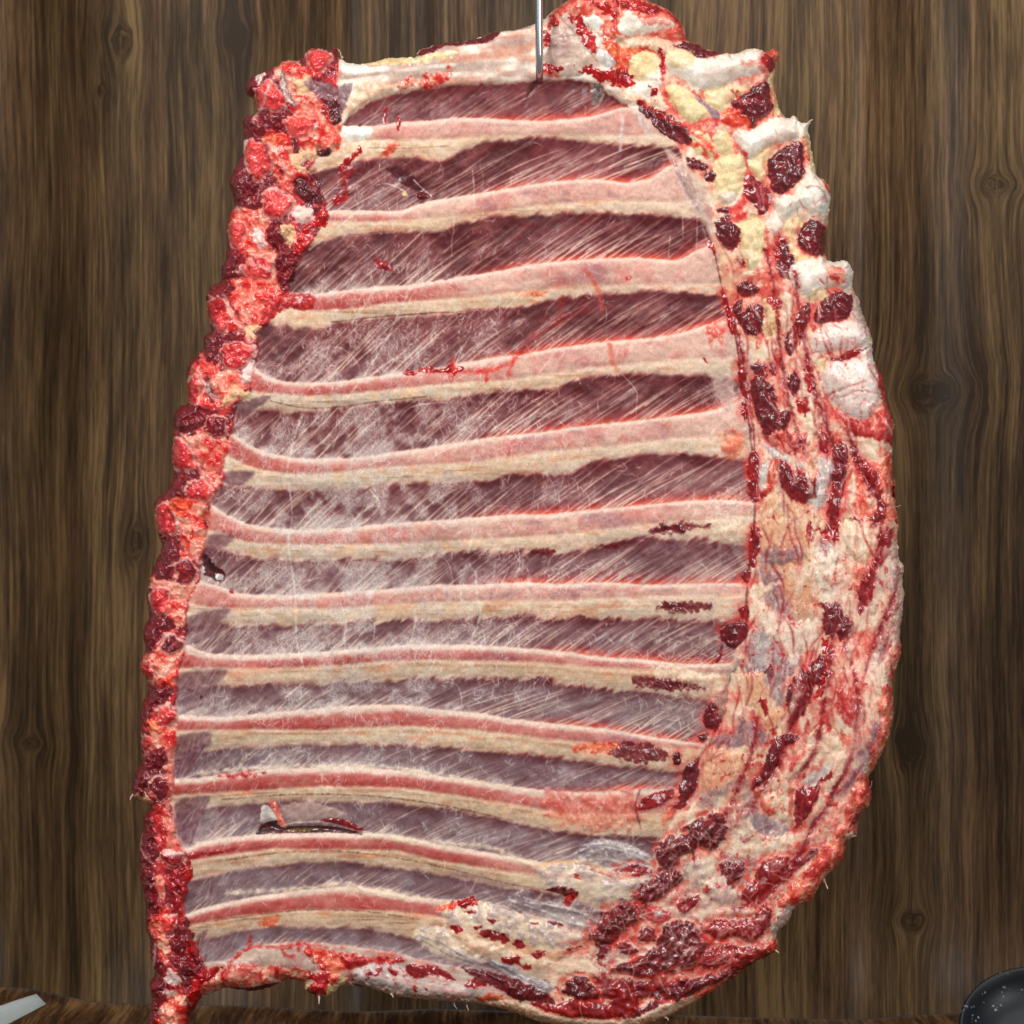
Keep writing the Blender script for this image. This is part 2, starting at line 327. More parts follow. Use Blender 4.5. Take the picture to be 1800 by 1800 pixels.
# base everywhere: mottled pale fat of the brisket side
col, hb, ro = pattern('cream', ALL)
pk, _, _ = pattern('pink', ALL)
C[:] = col + (pk - col) * (sm(-0.5, 0.5, N25 + 0.5 * N12) * (0.85 - .5 * sm(1300, 1450, Y)))[..., None]; H[:] = hb
L_BR = part('brisket_fat'); LAB[:] = L_BR

# ribs and the muscle between them
inch = (X > spx) & (X < cutx)
fc = np.where(inch, 1.0, 0.0).astype(np.float32)
fc = sm(-2.5, 2.5, np.minimum(X - spx, cutx - X) + 1.5 * N12)
def put(col, al, h=None, ro=None):
    al = al * fc
    C[:] += (col - C) * al[..., None]
    if h is not None: H[:] += h * al
    if ro is not None: R[:] += (ro - R) * al
MB1, MB2 = c3(92, 32, 36), c3(130, 56, 58)
MGR = c3(100, 74, 80); VEIL = c3(170, 146, 138); WHITE = c3(226, 214, 204)
left = sm(860, 480, X); right = sm(760, 1150, X)
RED = [0, .3, .35, .45, .8, .95, .85, .75, .6, .6, .7, .75, .7, .7]
for k in range(1, 14):
    wob = 1.3 * N12 + 0.8 * ST
    y = Y + wob
    jq = 0.55 if k < 7 or k > 9 else 1.0; jag = Y + jq * (4.2 * STc + 3.4 * ST) + 1.8 * N12
    Tk, Mk, Bk = T[k], M[k], B[k]
    if k >= 7: jag = jag + (6 if k < 10 else 4) * np.abs(vn((X + .9 * Y) / 11, Y / 60, 50 + k)) * sm(500, 750, X) - 2
    # muscle below this rib
    Tn = T[k + 1] if k < 13 else cur(TS[14])
    mu = sm(-6.5, 6.5, jag - Bk) * sm(-3.5, 3.5, Tn - (Y + 1.5 * N12 + 1.6 * ST))
    t = np.clip((Y - Bk) / np.maximum(Tn - Bk, 8), 0, 1)
    tone = sm(-0.7, 0.7, N60 + 0.4 * N25 + 0.5 * ST)
    grey = np.clip(-.05 + 0.5 * sm(900, 1400, Y) + 0.22 * t * sm(1100, 700, X) + 0.25 * N60 + 0.10 * N25, 0, 0.85)
    base = MB1 + (MB2 - MB1) * tone[..., None]
    if k >= 9: grey = np.clip(grey * 1.0 + .12 + .3 * N25, 0, .9)
    base = base + ((MGR if k < 9 else c3(112, 88, 94)) - base) * grey[..., None]
    base = base + (c3(148, 136, 142) - base) * ((0.05 + .38 * sm(600, 1100, Y)) * sm(-.1, .35, t))[..., None]
    stv = sm(0.15, 0.75, ST + 0.18 * N12) * np.clip(0.45 + 0.5 * t + 0.5 * N60, 0, 1) * sm(0.0, 0.25, t)
    base = base + (VEIL - base) * (0.34 * stv)[..., None]
    cl = sm(0.1, 0.8, STc + 0.4 * N25) * sm(0.15, 0.6, t) * (0.2 + 0.4 * N60).clip(0, 1)          # broad pale sinew smears
    base = base + (c3(176, 172, 178) - base) * (0.5 * cl)[..., None]
    if k <= 10:
        e = np.exp(-(np.clip(Tn - Y - 2, 0, 80) / (13 if k < 9 else 10)) ** 2) * sm(760 if k < 8 else 900, 980 if k < 8 else 1060, X)
        base = base + ((c3(206, 74, 52) + (c3(150, 36, 38) - c3(206, 74, 52)) * sm(2, 11, Tn - Y)[..., None]) - base) * (0.95 * np.clip(e * 1.2, 0, 1) * (1 - 0.6 * stv))[..., None]
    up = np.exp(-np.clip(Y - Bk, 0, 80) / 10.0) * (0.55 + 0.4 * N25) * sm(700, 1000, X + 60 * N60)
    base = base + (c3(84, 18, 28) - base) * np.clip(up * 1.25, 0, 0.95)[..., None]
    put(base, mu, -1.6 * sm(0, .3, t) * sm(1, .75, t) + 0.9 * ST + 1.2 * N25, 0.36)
    # the rib
    ri = sm(-2.5, 2.5, y - Tk) * sm(6.5, -6.5, jag - Bk)
    u = np.clip((Y - Tk) / np.maximum(Mk - Tk, 4), 0, 3)
    v = np.clip((Y - Mk) / np.maximum(Bk - Mk, 4), 0, 1)
    isb = sm(4.0 + 4 * right, -4.0 - 4 * right, Y - Mk + 2 * N12)
    red = np.clip((0.82 + .35 * N60) * RED[k] * (0.12 + 0.9 * sm(1150 if k < 9 else 1350, 480, X)) + 0.35 * N25 * RED[k] + 0.2 * N60 + 0.12 * N6 + 0.25 * (k > 8) * sm(1100, 800, X), 0, 1)
    bonec = c3(216, 176, 160) + (c3(180, 62, 58) - c3(216, 176, 160)) * red[..., None]
    if k >= 9:
        w9 = sm(.45, .15, u + .12 * N12 + .08 * STc) * .85
        bonec = bonec * .55 + c3(186, 104, 96) * .45; bonec = bonec + (c3(214, 194, 176) - bonec) * w9[..., None]
        bonec = bonec + (c3(172, 66, 62) - bonec) * (0.4 * sm(.4, .6, u) * sm(1.05, .85, u) * sm(-.4, .5, N60 + .3 * N25))[..., None]
    pur = sm(0.1, 0.8, N60 * 0.6 + fbm(X / 45, Y / 14, 55) * 0.7) * sm(780, 900, X) * 0.55
    bonec = bonec + (c3(160, 116, 124) - bonec) * pur[..., None]
    top = np.exp(-((Y - Tk - 2 - 2.5 * N12) / (7 - 2.5 * right)) ** 2)
    bonec = bonec + (c3(230, 204, 188) - bonec) * (0.95 * np.clip(top, 0, 1))[..., None]
    fatc = c3(224, 194, 164) + (c3(202, 162, 134) - c3(224, 194, 164)) * sm(-0.3, 1.0, LG * .6 + 0.5 * N25 + .3 * N60)[..., None]
    fatc = fatc + (c3(228, 210, 186) - fatc) * sm(0.0, 0.7, N25b)[..., None] * 0.6
    ln = sm(0.35, 0.8, LG) * np.exp(-((v - 0.45) / 0.28) ** 2) * sm(-0.2, 0.6, N60 + 0.2) * sm(1050, 700, X)
    fatc = fatc + (c3(104, 66, 48) - fatc) * (0.75 * ln)[..., None]
    fatc = fatc + (c3(228, 204, 184) - fatc) * (0.6 * sm(850, 1100, X) * (k < 9))[..., None]
    if k >= 9: fatc = fatc * .6 + c3(206, 182, 152) * .4; fatc = fatc + (c3(170, 116, 88) - fatc) * (.55 * np.exp(-((v - .3) / .1) ** 2) * sm(-.6, .4, N60 + .4 * N25))[..., None]
    ora = sm(0.1, 0.8, fbm(X / 50, Y / 9, 66)) * 0.55
    fatc = fatc + (c3(212, 134, 96) - fatc) * ora[..., None]
    fatc = fatc + (c3(188, 168, 156) - fatc) * (.35 * sm(.55, 1.0, v) * sm(500, 900, Y))[..., None]
    rc = fatc + (bonec - fatc) * isb[..., None]
    tt = np.clip((Y - Tk) / np.maximum(Bk - Tk, 6), 0, 1)
    prof = np.clip(np.sin(np.pi * tt ** 0.8), 0, 1) ** 0.7
    put(rc, ri, 4.5 * prof + 0.35 * LG * (1 - isb) + 0.6 * N12 + 0.4 * N6 * isb + 1.2 * np.exp(-((Y - Mk) / 4) ** 2) * -1, 0.42)
    lr = part('rib' if k > 1 else 'rib', label=None)
    lm = part('intercostal_muscle')
    LAB[:] = np.where(inch & (Y >= Tk) & (Y < Bk), lr, LAB)
    LAB[:] = np.where(inch & (Y >= Bk) & (Y < Tn), lm, LAB)

# first rib / top flap: pale
d1 = fc * sm(3, -3, Y - B[1]) * sm(560, 610, X)
mc, mh, _ = pattern('mem', ALL); wc, _, _ = pattern('fatw', ALL)
f1 = mc + (wc - mc) * sm(-0.4, 0.5, vn(X / 60, (Y + 0.12 * X) / 9, 71) + 0.4 * N25)[..., None]
f1 = f1 + (c3(222, 150, 122) - f1) * (0.6 * sm(0.0, 0.8, vn(X / 70, (Y + 0.1 * X) / 12, 72) + 0.5 * N12))[..., None]
C += (f1 - C) * d1[..., None]; H += d1 * (5 + vn(X / 60, Y / 8, 73))
# below the last muscle: flank edge
d2 = fc * sm(-3, 3, Y - cur(TS[14]) + 2 * N12)
f2, h2, _ = pattern('mem', ALL); f3, _, _ = pattern('pink', ALL)
f2 = f2 + (f3 - f2) * sm(-0.2, 0.6, N25 + 0.4 * N12)[..., None] * 0.6
C += (f2 - C) * d2[..., None]; H += d2 * (4 + h2)
lf = part('flank_flap'); LAB[:] = np.where(inch & (Y > cur(TS[14])), lf, LAB)

# fibres, drawn one by one over the muscle windows
mz = np.zeros_like(X)
for k in range(1, 14):
    Tn = T[k + 1] if k < 13 else cur(TS[14])
    mz = np.maximum(mz, sm(-1, 5, Y - B[k]) * sm(-5, 2, Tn - Y))
mz *= fc
g_ = np.random.default_rng(21)
def fibres(k, gap, al0, wd, frac, jit, ph):
    """sinew lines running up and right from the lower edge of muscle window k"""
    Tn = (T[k + 1] if k < 13 else cur(TS[14]))[0]; Bk_ = B[k][0]
    x0 = 330.0; P_, A_ = [], []
    while x0 < 1330:
        x0 += gap * g_.uniform(.45, 1.6)
        yb = np.interp(x0, xs, Tn); hgt = yb - np.interp(x0 + 25, xs, Bk_)
        if hgt < 8: continue
        f = g_.uniform(*frac); a_ = al0 * g_.uniform(.45, 1.1) * (0.85 + 0.35 * math.sin(x0 / 47.0 + k * 1.7 + ph))
        y0 = yb + g_.uniform(0, 4) - (0 if g_.random() < .6 else g_.uniform(0, .5) * hgt)
        base = (47 - 12 * min(1, max(0, (x0 - 550) / 500)) if k < 9 else 46 - 22 * min(1, max(0, (x0 - 420) / 380)))
        if k >= 9 and x0 > 1000: base += 12 * min(1, (x0 - 1000) / 150)
        if k <= 2: base -= 9
        an = math.radians(base + g_.normal(0, jit)); bend = g_.normal(0.10, .10)
        L_ = f * hgt / max(math.sin(an), .25); n_ = int(L_ / .7) + 3
        t_ = np.linspace(0, 1, n_); th = an - bend * t_
        xx = x0 + np.cumsum(np.cos(th)) * L_ / n_; yy = y0 - np.cumsum(np.sin(th)) * L_ / n_
        P_.append(np.stack([xx, yy], 1)); A_.append(np.clip(a_, 0.05, 1) * np.minimum(1, t_ * 9 + .3) * (1 - t_) ** .5)
    return splat(np.vstack(P_), np.concatenate(A_).astype(np.float32), wd)
FI = np.zeros_like(X); FG = np.zeros_like(X)
for k in range(1, 14):
    FI = np.maximum(FI, fibres(k, 9.5 if k < 9 else 9, 1.1 if k < 10 else .8, 1.3, (.45, 1.15) if k < 9 else (.25, .8), 2.5, 0))
    FG = np.maximum(FG, fibres(k, 15, 0.8, 2.6, (.25, .75), 5, 2))
    if k in (7, 8, 9, 10): FG = np.maximum(FG, fibres(k, 11, 1.2, 2.4, (.45, 1.0), 4, 4) * sm(850, 1050, X))
sw = sm(60, -30, Y - 230) * 0.5 + sm(-30, 60, Y - 230)
FG *= np.clip(0.55 + 0.7 * N60 + .3 * N25 + .5 * sm(900, 1050, X) * sm(900, 1000, Y), 0.05, 1) * sw * sm(-2, 4, Y - 0)
FI *= np.clip(0.95 + 0.4 * N60 + .25 * N12, 0.2, 1.1) * sw
mzz = sm(0, .2, mz)
C += (c3(172, 156, 152) - C) * np.clip(FG * mzz * 0.85, 0, 1)[..., None]; H += FG * mzz * 0.8
C += (c3(236, 204, 184) - C) * np.clip(FI * mzz * 1.0, 0, .95)[..., None]; H += FI * mzz * 1.0
FQ = hairs(2600, 820, 850, 520, 780, 38, 9, 34, 0.3, 0.7, 0.95, 5, gauss=False) * mz * np.clip(0.3 + 0.6 * N60 + .4 * N25, 0, 1)
C += (c3(206, 182, 170) - C) * np.clip(FQ * .4, 0, 1)[..., None]; H += FQ * .6
for k in range(4, 13):
    wsp = np.exp(-np.clip(T[k] - Y, 0, 60) / (5 + 7 * left)) * (Y < T[k] + 2) * sm(1000, 600, X) * sm(-.5, .5, STc + .6 * ST + N12 * .5) * fc
    C += (c3(222, 206, 194) - C) * (0.75 * wsp)[..., None]
fade = sm(1120, 1300, X) * sm(880, 960, Y) * fc * sm(-.3, .5, N25b + .4 * N12)
C += (c3(196, 168, 156) - C) * (0.45 * fade)[..., None]
# dried film: short frosty hairs, densest over the middle
fr = hairs(24000, 630, 950, 150, 210, 74, 38, 15, 7, 0.95, 0.9, 7) * fc
fr = np.maximum(fr, hairs(7000, 680, 880, 230, 330, 62, 30, 20, 6, 0.8, 0.9, 8) * fc * (0.4 + 0.5 * sm(-0.2, .5, N25)))
fr *= sm(-0.45, 0.35, N25 + 0.6 * N60 + 0.1)
C += (c3(234, 228, 218) - C) * np.clip(fr * 0.85, 0, 1)[..., None]; H += fr * 0.7
C += (c3(176, 168, 166) - C) * (0.30 * HZ * fc * sm(-.3, .5, N25 + N12 * .5 + .2))[..., None]
lh = hairs(190, 660, 760, 220, 330, 62, 16, 60, 2.2, 0.9, 1.0, 12) * fc
C += (c3(236, 228, 218) - C) * np.clip(lh * 0.7, 0, 1)[..., None]
R += 0.12 * HZ * fc + 0.08 * fc
# ------------------------------------------------------------------ traced detail on the chest wall
PK = dict(h=-2, soft=3, rag=2.2, groove=0)
for t_, s_ in [('I', "510,820 740,790 640,900 560,930 480,980 465,900"), ('I', "425,1195 720,1175 640,1270 420,1310 400,1280"),
               ('I', "395,1600 620,1570 575,1690 380,1720"), ('I', "600,325 770,335 700,400 640,440 590,440"), ('J', "520,1370 710,1370 640,1450 520,1440"),
               ('H', "390,400 600,350 590,430 540,540 500,660 440,640 400,560"), ('H', "390,120 590,10 560,90 470,220 400,240"),
               ('H', "540,1230 600,1190 560,1290 520,1300"), ('J', "600,930 820,885 700,990 620,1000")]:
    stamp(t_, 'gmus', s_, a=0.5, **PK)
    p_ = smooth_poly(P(t_, s_)); sl_ = box(p_, 8); dd = sm(-3, 5, sdf(p_, sl_) + 2 * N12[sl_]) * .5
    C[sl_] += (c3(104, 56, 66) - C[sl_]) * dd[..., None]
FP = hairs(700, 350, 1250, 45, 330, 62, 10, 40, .4, .8, 1.0, 77) * fc * sm(1000, 1080, Y) * sm(470, 400, X)
C += (c3(196, 180, 176) - C) * np.clip(FP * .8, 0, 1)[..., None]
# left ends
stamp('A', 'cream', "720,740 760,640 830,540 940,520 1070,560 1000,600 900,640 800,720", h=3, soft=3)
stamp('A', 'spfat', "1070,560 1110,500 1120,460 1150,500 1300,480 1380,440 1420,450 1400,500 1300,550 1150,555 1090,590", h=2, rag=4, soft=2.5, a=.9)
stamp('A', 'faty', "830,390 1050,352 1180,352 1300,335 1430,330 1400,370 1250,400 1100,400 900,415", h=4, rag=3)
stamp('A', 'mus', "1200,335 1330,268 1450,252 1550,238 1650,204 1720,182 1700,240 1600,275 1400,290 1300,335 1210,350", h=3, name='muscle_patch')
stamp('A', 'fatw', "700,350 770,385 860,400 900,440 780,480 720,440", h=4)
stamp('A', 'fatw', "700,790 780,800 910,802 885,880 740,892 712,850", h=5, name='rib_head')
stamp('A', 'cream', "720,920 880,890 1080,895 1050,960 860,990 720,1060 700,1010", h=2, soft=3, a=.8)
stamp('A', 'blood', "840,920 850,960 790,1020 740,1050 710,1070 720,1020 790,980", h=1, rag=3)
stamp('A', 'orng', "1080,900 1060,960 980,990 1010,930", h=1, soft=3, a=.8)
stamp('A', 'blood', "990,690 1010,690 1005,780 985,780", h=1, soft=2, a=.8); stamp('A', 'blood', "1070,740 1090,740 1090,820 1075,820", h=1, a=.9)
stamp('A', 'dark', "1010,1060 1120,1060 1200,1140 1260,1220 1200,1210 1130,1180 1040,1110", h=-1, soft=2.5, a=.75)
stamp('A', 'musr', "700,1080 800,1060 760,1180 770,1250 690,1310 660,1260 720,1180", h=1, soft=3, a=.65)
stamp('A', 'blood', "670,1250 780,1230 740,1280 690,1300", h=1, a=.7)
stamp('A', 'mus', "1190,1230 1250,1200 1280,1240 1230,1260", h=1)
stamp('A', 'musr', "920,1640 1000,1650 1050,1720 960,1700", h=1, soft=1, a=.8)
line('A', c3(236, 226, 214), "1180,1140 1230,1190 1290,1240", 1.2); line('A', c3(236, 226, 214), "900,1200 960,1165 1040,1170 1130,1215", 1.0)
ell('A', 'faty', 1125, 1225, 14, 14, h=2)
for s in ["520,1580 700,1440 860,1300", "640,1335 860,1335 1100,1342 1250,1285 1500,1240", "1550,1080 1560,1200 1555,1320"]: line('A', c3(232, 216, 200), s, 1.4, .8)
line('A', c3(120, 90, 90), "690,1505 780,1490 1050,1460", 1.6, .8); line('A', c3(130, 90, 70), "890,935 1100,940 1400,925", 1.0, .6)
line('J', c3(92, 56, 56), "1200,420 1500,385 1800,365", 1.3, .75); line('K', c3(92, 56, 56), "0,375 180,360 350,355", 1.2, .75)
line('J', c3(92, 60, 52), "820,920 950,950 1100,965 1300,950 1500,920 1800,890", 1.3, .75)
for t_, s_ in [('J', "1700,200 1620,370 1540,540 1450,690 1370,810 1290,910"), ('J', "1560,90 1450,250 1330,420 1150,600"), ('J', "1040,960 980,1100 930,1300 900,1480"),
               ('J', "1460,1460 1490,1540 1400,1620"), ('I', "1620,40 1680,120 1640,200 1540,270"), ('I', "1110,0 1130,200 1110,400 1150,700 1160,1000 1210,1180"),
               ('I', "1470,850 1460,1000 1480,1100"), ('K', "240,1160 240,1260"), ('L', "560,150 500,280 440,440"), ('L', "490,560 500,700 520,830 460,1000"), ('L', "90,780 110,860 80,1000"),
               ('G', "480,1140 480,1060 550,980"), ('G', "985,915 1020,860 1060,800"), ('L', "1740,1190 1700,1290 1640,1360 1680,1400")]:
    line(t_, c3(232, 222, 208), s_, 1.5, .75, h=.6, rag=2)
# blood smears
stamp('K', 'blood', "45,720 100,730 150,700 200,700 260,720 340,680 350,720 400,710 360,760 250,745 140,740 70,760", h=1, rag=3.2, soft=1.8, a=.95)
for s in ["350,720 480,735 600,720 700,680 780,610", "700,745 720,680 770,620", "560,740 560,785", "340,650 350,760"]: line('K', c3(206, 34, 24), s, 3.2, .9, rag=3)
for s in ["780,600 830,520 860,440 900,400", "830,520 950,460 1100,370 1200,340", "1020,340 1040,280", "900,420 1020,380 1050,300"]: line('K', c3(140, 24, 24), s, 6, .6, rag=4)
for s in ["1180,90 1230,150 1270,230 1290,330", "1340,560 1350,640 1380,720"]: line('K', c3(214, 84, 60), s, 4, .75, rag=3)
stamp('K', 'orng', "860,230 940,225 900,260 840,250", h=0, soft=3, a=.7)
ell('K', 'redp', 1460, 140, 20, 12, h=0, soft=2, a=.8)
stamp('I', 'dark', "570,450 620,480 650,520 700,560 690,620 600,590 560,560", h=-8, name='muscle_patch'); ell('I', 'wsil', 668, 590, 22, 16, h=2); ell('I', 'wsil', 565, 540, 10, 26, h=2)
stamp('I', 'blood', "740,675 765,675 765,700 745,698", h=1); ell('I', 'dark', 558, 1355, 9, 14, h=-1)
stamp('J', 'blood', "910,240 1090,255 1080,330 1000,345 920,310", h=2, soft=2.5, a=.7)
# slit between the twelfth and thirteenth rib
stamp('H', 'wsil', "930,420 980,420 1050,515 1000,525 930,515", h=1, soft=1)
stamp('H', 'mem', "1060,420 1250,390 1440,450 1460,480 1350,500 1100,500", h=1, soft=3, a=.7)
stamp('H', 'dark', "900,585 950,530 1030,512 1060,548 1300,545 1450,560 1570,600 1400,588 1200,590 1000,592 920,602", h=-12, soft=1, rag=.8, groove=3)
stamp('H', 'olive', "1080,572 1200,555 1340,566 1240,580 1120,588", h=1, rag=.6, soft=1)
stamp('H', 'musr', "1310,508 1400,495 1520,530 1600,585 1480,556 1380,528", h=3, rag=.8)
stamp('H', 'pink', "985,400 1030,400 1065,490 1095,550 1060,550 1020,480", h=4, rag=.6)
line('H', c3(240, 225, 205), "1060,548 1150,525 1300,520", 1.6, .8)
# wedge cut hook and right ends of the windows
stamp('B', 'dark', "430,690 455,600 490,520 530,520 470,600", h=-3, soft=1.5, a=.85)
stamp('B', 'gap', "865,530 930,540 940,600 890,665 865,640", h=-2, a=.85); line('B', c3(210, 190, 170), "850,700 900,670 940,600", 2, .7)
stamp('B', 'mem', "600,200 680,150 860,350 800,480 640,480 560,380 590,300", h=4, soft=2, name='membrane')
for s in ["660,110 740,190 820,290 900,400", "600,250 800,220", "620,300 700,260"]: line('B', c3(140, 116, 112), s, 1.5, .8, h=-1)
stamp('B', 'blood', "550,430 560,400 680,430 640,450 560,460", h=1, rag=3); stamp('B', 'orng', "550,470 620,455 680,520 660,500", h=1, soft=3, a=.6)
for s in ["1045,700 1060,760 1050,840 1045,950", "1175,710 1210,780 1240,850", "1150,700 1200,830 1260,860", "1340,960 1400,1080 1460,1250 1520,1330"]: line('B', c3(214, 206, 200), s, 3.2, .8, h=1)
stamp('B', 'musr', "1340,980 1380,1010 1410,1060 1380,1050", h=-2)
stamp('B', 'gmus', "1390,1080 1460,1130 1560,1250 1570,1340 1500,1300", h=0, soft=4, a=.5)
for s in ["1530,1370 1530,1480 1525,1620", "1360,1500 1350,1620", "1440,1380 1440,1500"]: line('B', c3(206, 200, 196), s, 1.2, .7)
stamp('D', 'pink', "510,640 560,590 610,640 600,740 570,720 550,700 530,740", h=1, soft=3, rag=4, a=.8); stamp('D', 'blood', "480,820 520,860 500,850", h=1)
stamp('D', 'mem', "540,930 640,930 680,960 700,1120 640,1160 580,1080", h=1, soft=5, a=.7)
FS = hairs(260, 1270, 690, 22, 45, 100, 35, 22, 4, .8, 1.0, 91); C += (c3(222, 216, 208) - C) * (FS * .6)[..., None]
stamp('D', 'orng', "600,1320 740,1300 750,1440 640,1470", h=1, soft=8, rag=5, a=.6)
for t_, s_ in [('L', "1590,310 1640,270 1740,260 1800,270 1800,310 1700,318"), ('E', "0,470 60,450 150,430 250,430 350,450 300,465 150,480 0,500"),
               ('L', "1620,800 1680,760 1800,750 1800,800 1700,805"), ('E', "0,960 100,930 330,930 330,975 200,990 90,985"),
               ('L', "1500,1215 1640,1220 1790,1225 1800,1300 1640,1300 1500,1260"), ('E', "0,1410 120,1430 250,1440 320,1480 200,1490 0,1470"),
               ('L', "1360,1650 1450,1630 1640,1660 1700,1720 1640,1760 1400,1740 1340,1690"), ('L', "840,430 900,415 1000,425 960,450"),
               ('L', "1250,390 1300,380 1420,375 1380,410 1270,410")]:
    stamp(t_, 'mus', s_, h=-2, rag=3.5, soft=3, a=.8)
for s in ["1340,300 1600,318 1800,335", "1300,820 1600,800 1800,820", "1350,1290 1600,1310 1800,1350"]: line('L', c3(196, 180, 160), s, 4, .6)
stamp('E', 'cream', "360,470 600,430 600,540 420,550", h=2, soft=5, a=.7); stamp('E', 'cream', "0,1330 200,1340 300,1380 420,1360 400,1430 200,1430 0,1390", h=3, rag=4, soft=3, a=.8)
FS = hairs(240, 1280, 905, 25, 20, 20, 60, 20, 5, .9, 1.2, 92); C += (c3(238, 228, 208) - C) * np.clip(FS * .8, 0, 1)[..., None]; H += FS
FS = hairs(300, 1200, 1200, 50, 60, 20, 60, 20, 6, .9, 1.2, 93); C += (c3(230, 222, 206) - C) * np.clip(FS * .7, 0, 1)[..., None]; H += FS
stamp('E', 'gmus', "0,545 200,530 420,560 600,560 600,620 400,600 200,600 0,600", h=0, soft=8, a=.3)
stamp('L', 'orng', "1110,1680 1180,1640 1320,1640 1400,1610 1380,1680 1250,1700", h=1, soft=3, rag=4, a=.8)
# ragged fatty crests on the upper edge of the low ribs
for s, wd in [("350,1360 450,1350 600,1346 700,1350 800,1366 900,1382", 3), ("640,1466 760,1480 860,1490 930,1515", 4), ("400,1570 533,1562 600,1556 700,1570 750,1580", 4),
              ("620,1555 660,1572 710,1578", 3), ("880,1500 960,1525 1030,1515 1075,1528", 3)]:
    line('O', c3(236, 218, 190), s, wd, .85, h=2.5, rag=3.5)
for s in ["400,1511 520,1496 640,1500 760,1520 880,1550 960,1564", "380,1617 520,1600 640,1602 740,1616", "390,1405 520,1396 640,1398 760,1412 900,1442"]:
    line('O', c3(112, 74, 54), s, 1.2, .7, rag=1.5)
stamp('H', 'redp', "640,235 760,210 950,205 900,225 780,240", h=1, rag=3, soft=2.5, a=.8)
for s in ["470,722 600,700 770,680 760,700 620,725 480,745"]: stamp('H', 'musr', s, h=1, soft=2, a=.7)
stamp('H', 'orng', "940,1130 1040,1110 1030,1170 920,1190", h=1, soft=3, a=.7)

# ------------------------------------------------------------------ low right of the chest wall
stamp('G', 'pink', "1070,275 1180,270 1300,290 1430,280 1550,262 1570,470 1450,480 1300,490 1180,450 1080,400", h=2, soft=7, rag=5, a=.5)
stamp('G', 'gmus', "990,150 1100,130 1400,190 1420,260 1200,270 1000,250", h=0, soft=7, a=.45)
line('G', c3(110, 50, 46), "1575,265 1550,340 1560,400 1580,465", 2, .9, h=-2)
stamp('G', 'silv', "1220,620 1340,520 1480,530 1590,570 1640,640 1620,680 1440,660 1300,650", h=3, soft=9, rag=5, a=.8, name='silver_skin')
stamp('G', 'wsil', "1330,525 1470,540 1590,580 1635,640 1560,620 1420,570", h=2, soft=3, a=.7)
for s in ["1240,540 1400,570 1600,640", "1300,530 1480,560 1620,610", "1250,600 1400,610 1610,670"]: line('G', c3(112, 118, 136), s, 1.2, .6, h=-.6)
stamp('G', 'flank', "1040,665 1200,645 1400,690 1560,690 1630,700 1570,840 1380,860 1260,830 1100,790 1050,730", h=4, rag=2, name='fat_lobe')
line('G', c3(232, 176, 120), "1040,665 1150,645 1300,650 1400,690", 4, .8, h=2); line('G', c3(160, 30, 26), "1320,680 1420,715", 2.2, .9)
stamp('G', 'musr', "1440,685 1560,655 1640,680 1600,712 1490,694", h=2); stamp('G', 'blood', "1530,700 1590,700 1600,720 1540,720", h=1, rag=3)
stamp('G', 'redp', "1230,700 1260,720 1260,740 1240,730", h=1)
stamp('G', 'gmus', "600,680 850,740 1000,800 1040,850 1000,900 860,860 700,820 600,760", h=0, soft=8, a=.35)
stamp('G', 'silv', "960,790 1040,850 1150,830 1280,860 1380,930 1350,990 1200,980 1060,910 960,900 860,850", h=3, soft=9, rag=5, a=.8, name='silver_skin')
stamp('G', 'wsil', "1060,900 1180,920 1340,960 1330,1000 1180,980 1080,940", h=2, soft=3, a=.6)
stamp('G', 'mus', "1080,790 1160,780 1250,790 1230,830 1160,820", h=3, rag=2); stamp('G', 'blood', "1170,820 1235,815 1215,875 1180,865", h=4)
stamp('G', 'mus', "1090,955 1160,955 1170,980 1110,985", h=1); 
stamp('G', 'flank', "500,870 720,850 870,890 1000,930 1150,985 1300,1020 1210,1090 1000,1080 800,1020 600,985", h=4, rag=3, name='fat_lobe')
stamp('G', 'flank', "370,1010 480,985 560,1000 640,1080 760,1160 700,1185 560,1160 440,1100", h=4, soft=3, name='rib_cartilage')
stamp('G', 'cream', "560,1010 640,1010 760,1060 900,1110 1100,1160 1280,1200 1210,1240 1000,1210 800,1150 650,1110", h=4, rag=3)
stamp('G', 'silv', "740,1150 850,1170 1000,1250 1130,1300 1080,1350 980,1290 860,1230", h=4, soft=2, name='silver_skin')
for s in ["760,1160 900,1215 1090,1310", "780,1180 900,1245 1080,1335", "800,1165 950,1225 1110,1300"]: line('G', c3(206, 210, 216), s, 1.4, .7, h=.6)
for s in ["790,1175 930,1245 1080,1325"]: line('G', c3(96, 100, 116), s, 1.3, .7)
stamp('G', 'blood', "580,860 650,840 700,838 724,860 690,880 620,885", h=3, rag=3); stamp('G', 'orng', "500,880 600,860 600,890 520,905", h=1, soft=3)
for s in ["735,1005 800,1000 870,1030 885,1068 800,1055 745,1035", "895,1070 950,1065 985,1090 930,1100", "580,985 620,985 640,1000 600,1010", "620,905 700,900 700,915 630,920", "1010,1130 1080,1115 1050,1150 1020,1150",
          "840,1145 930,1150 940,1180 880,1180", "950,1195 1010,1185 980,1220", "1170,1095 1280,1080 1200,1108", "690,990 740,980 720,1010", "770,945 840,950 800,965", "1000,960 1040,965 1010,975", "950,960 980,960 970,970"]:
    stamp('G', 'musr', s, h=1.5, rag=2.4, soft=1.5)

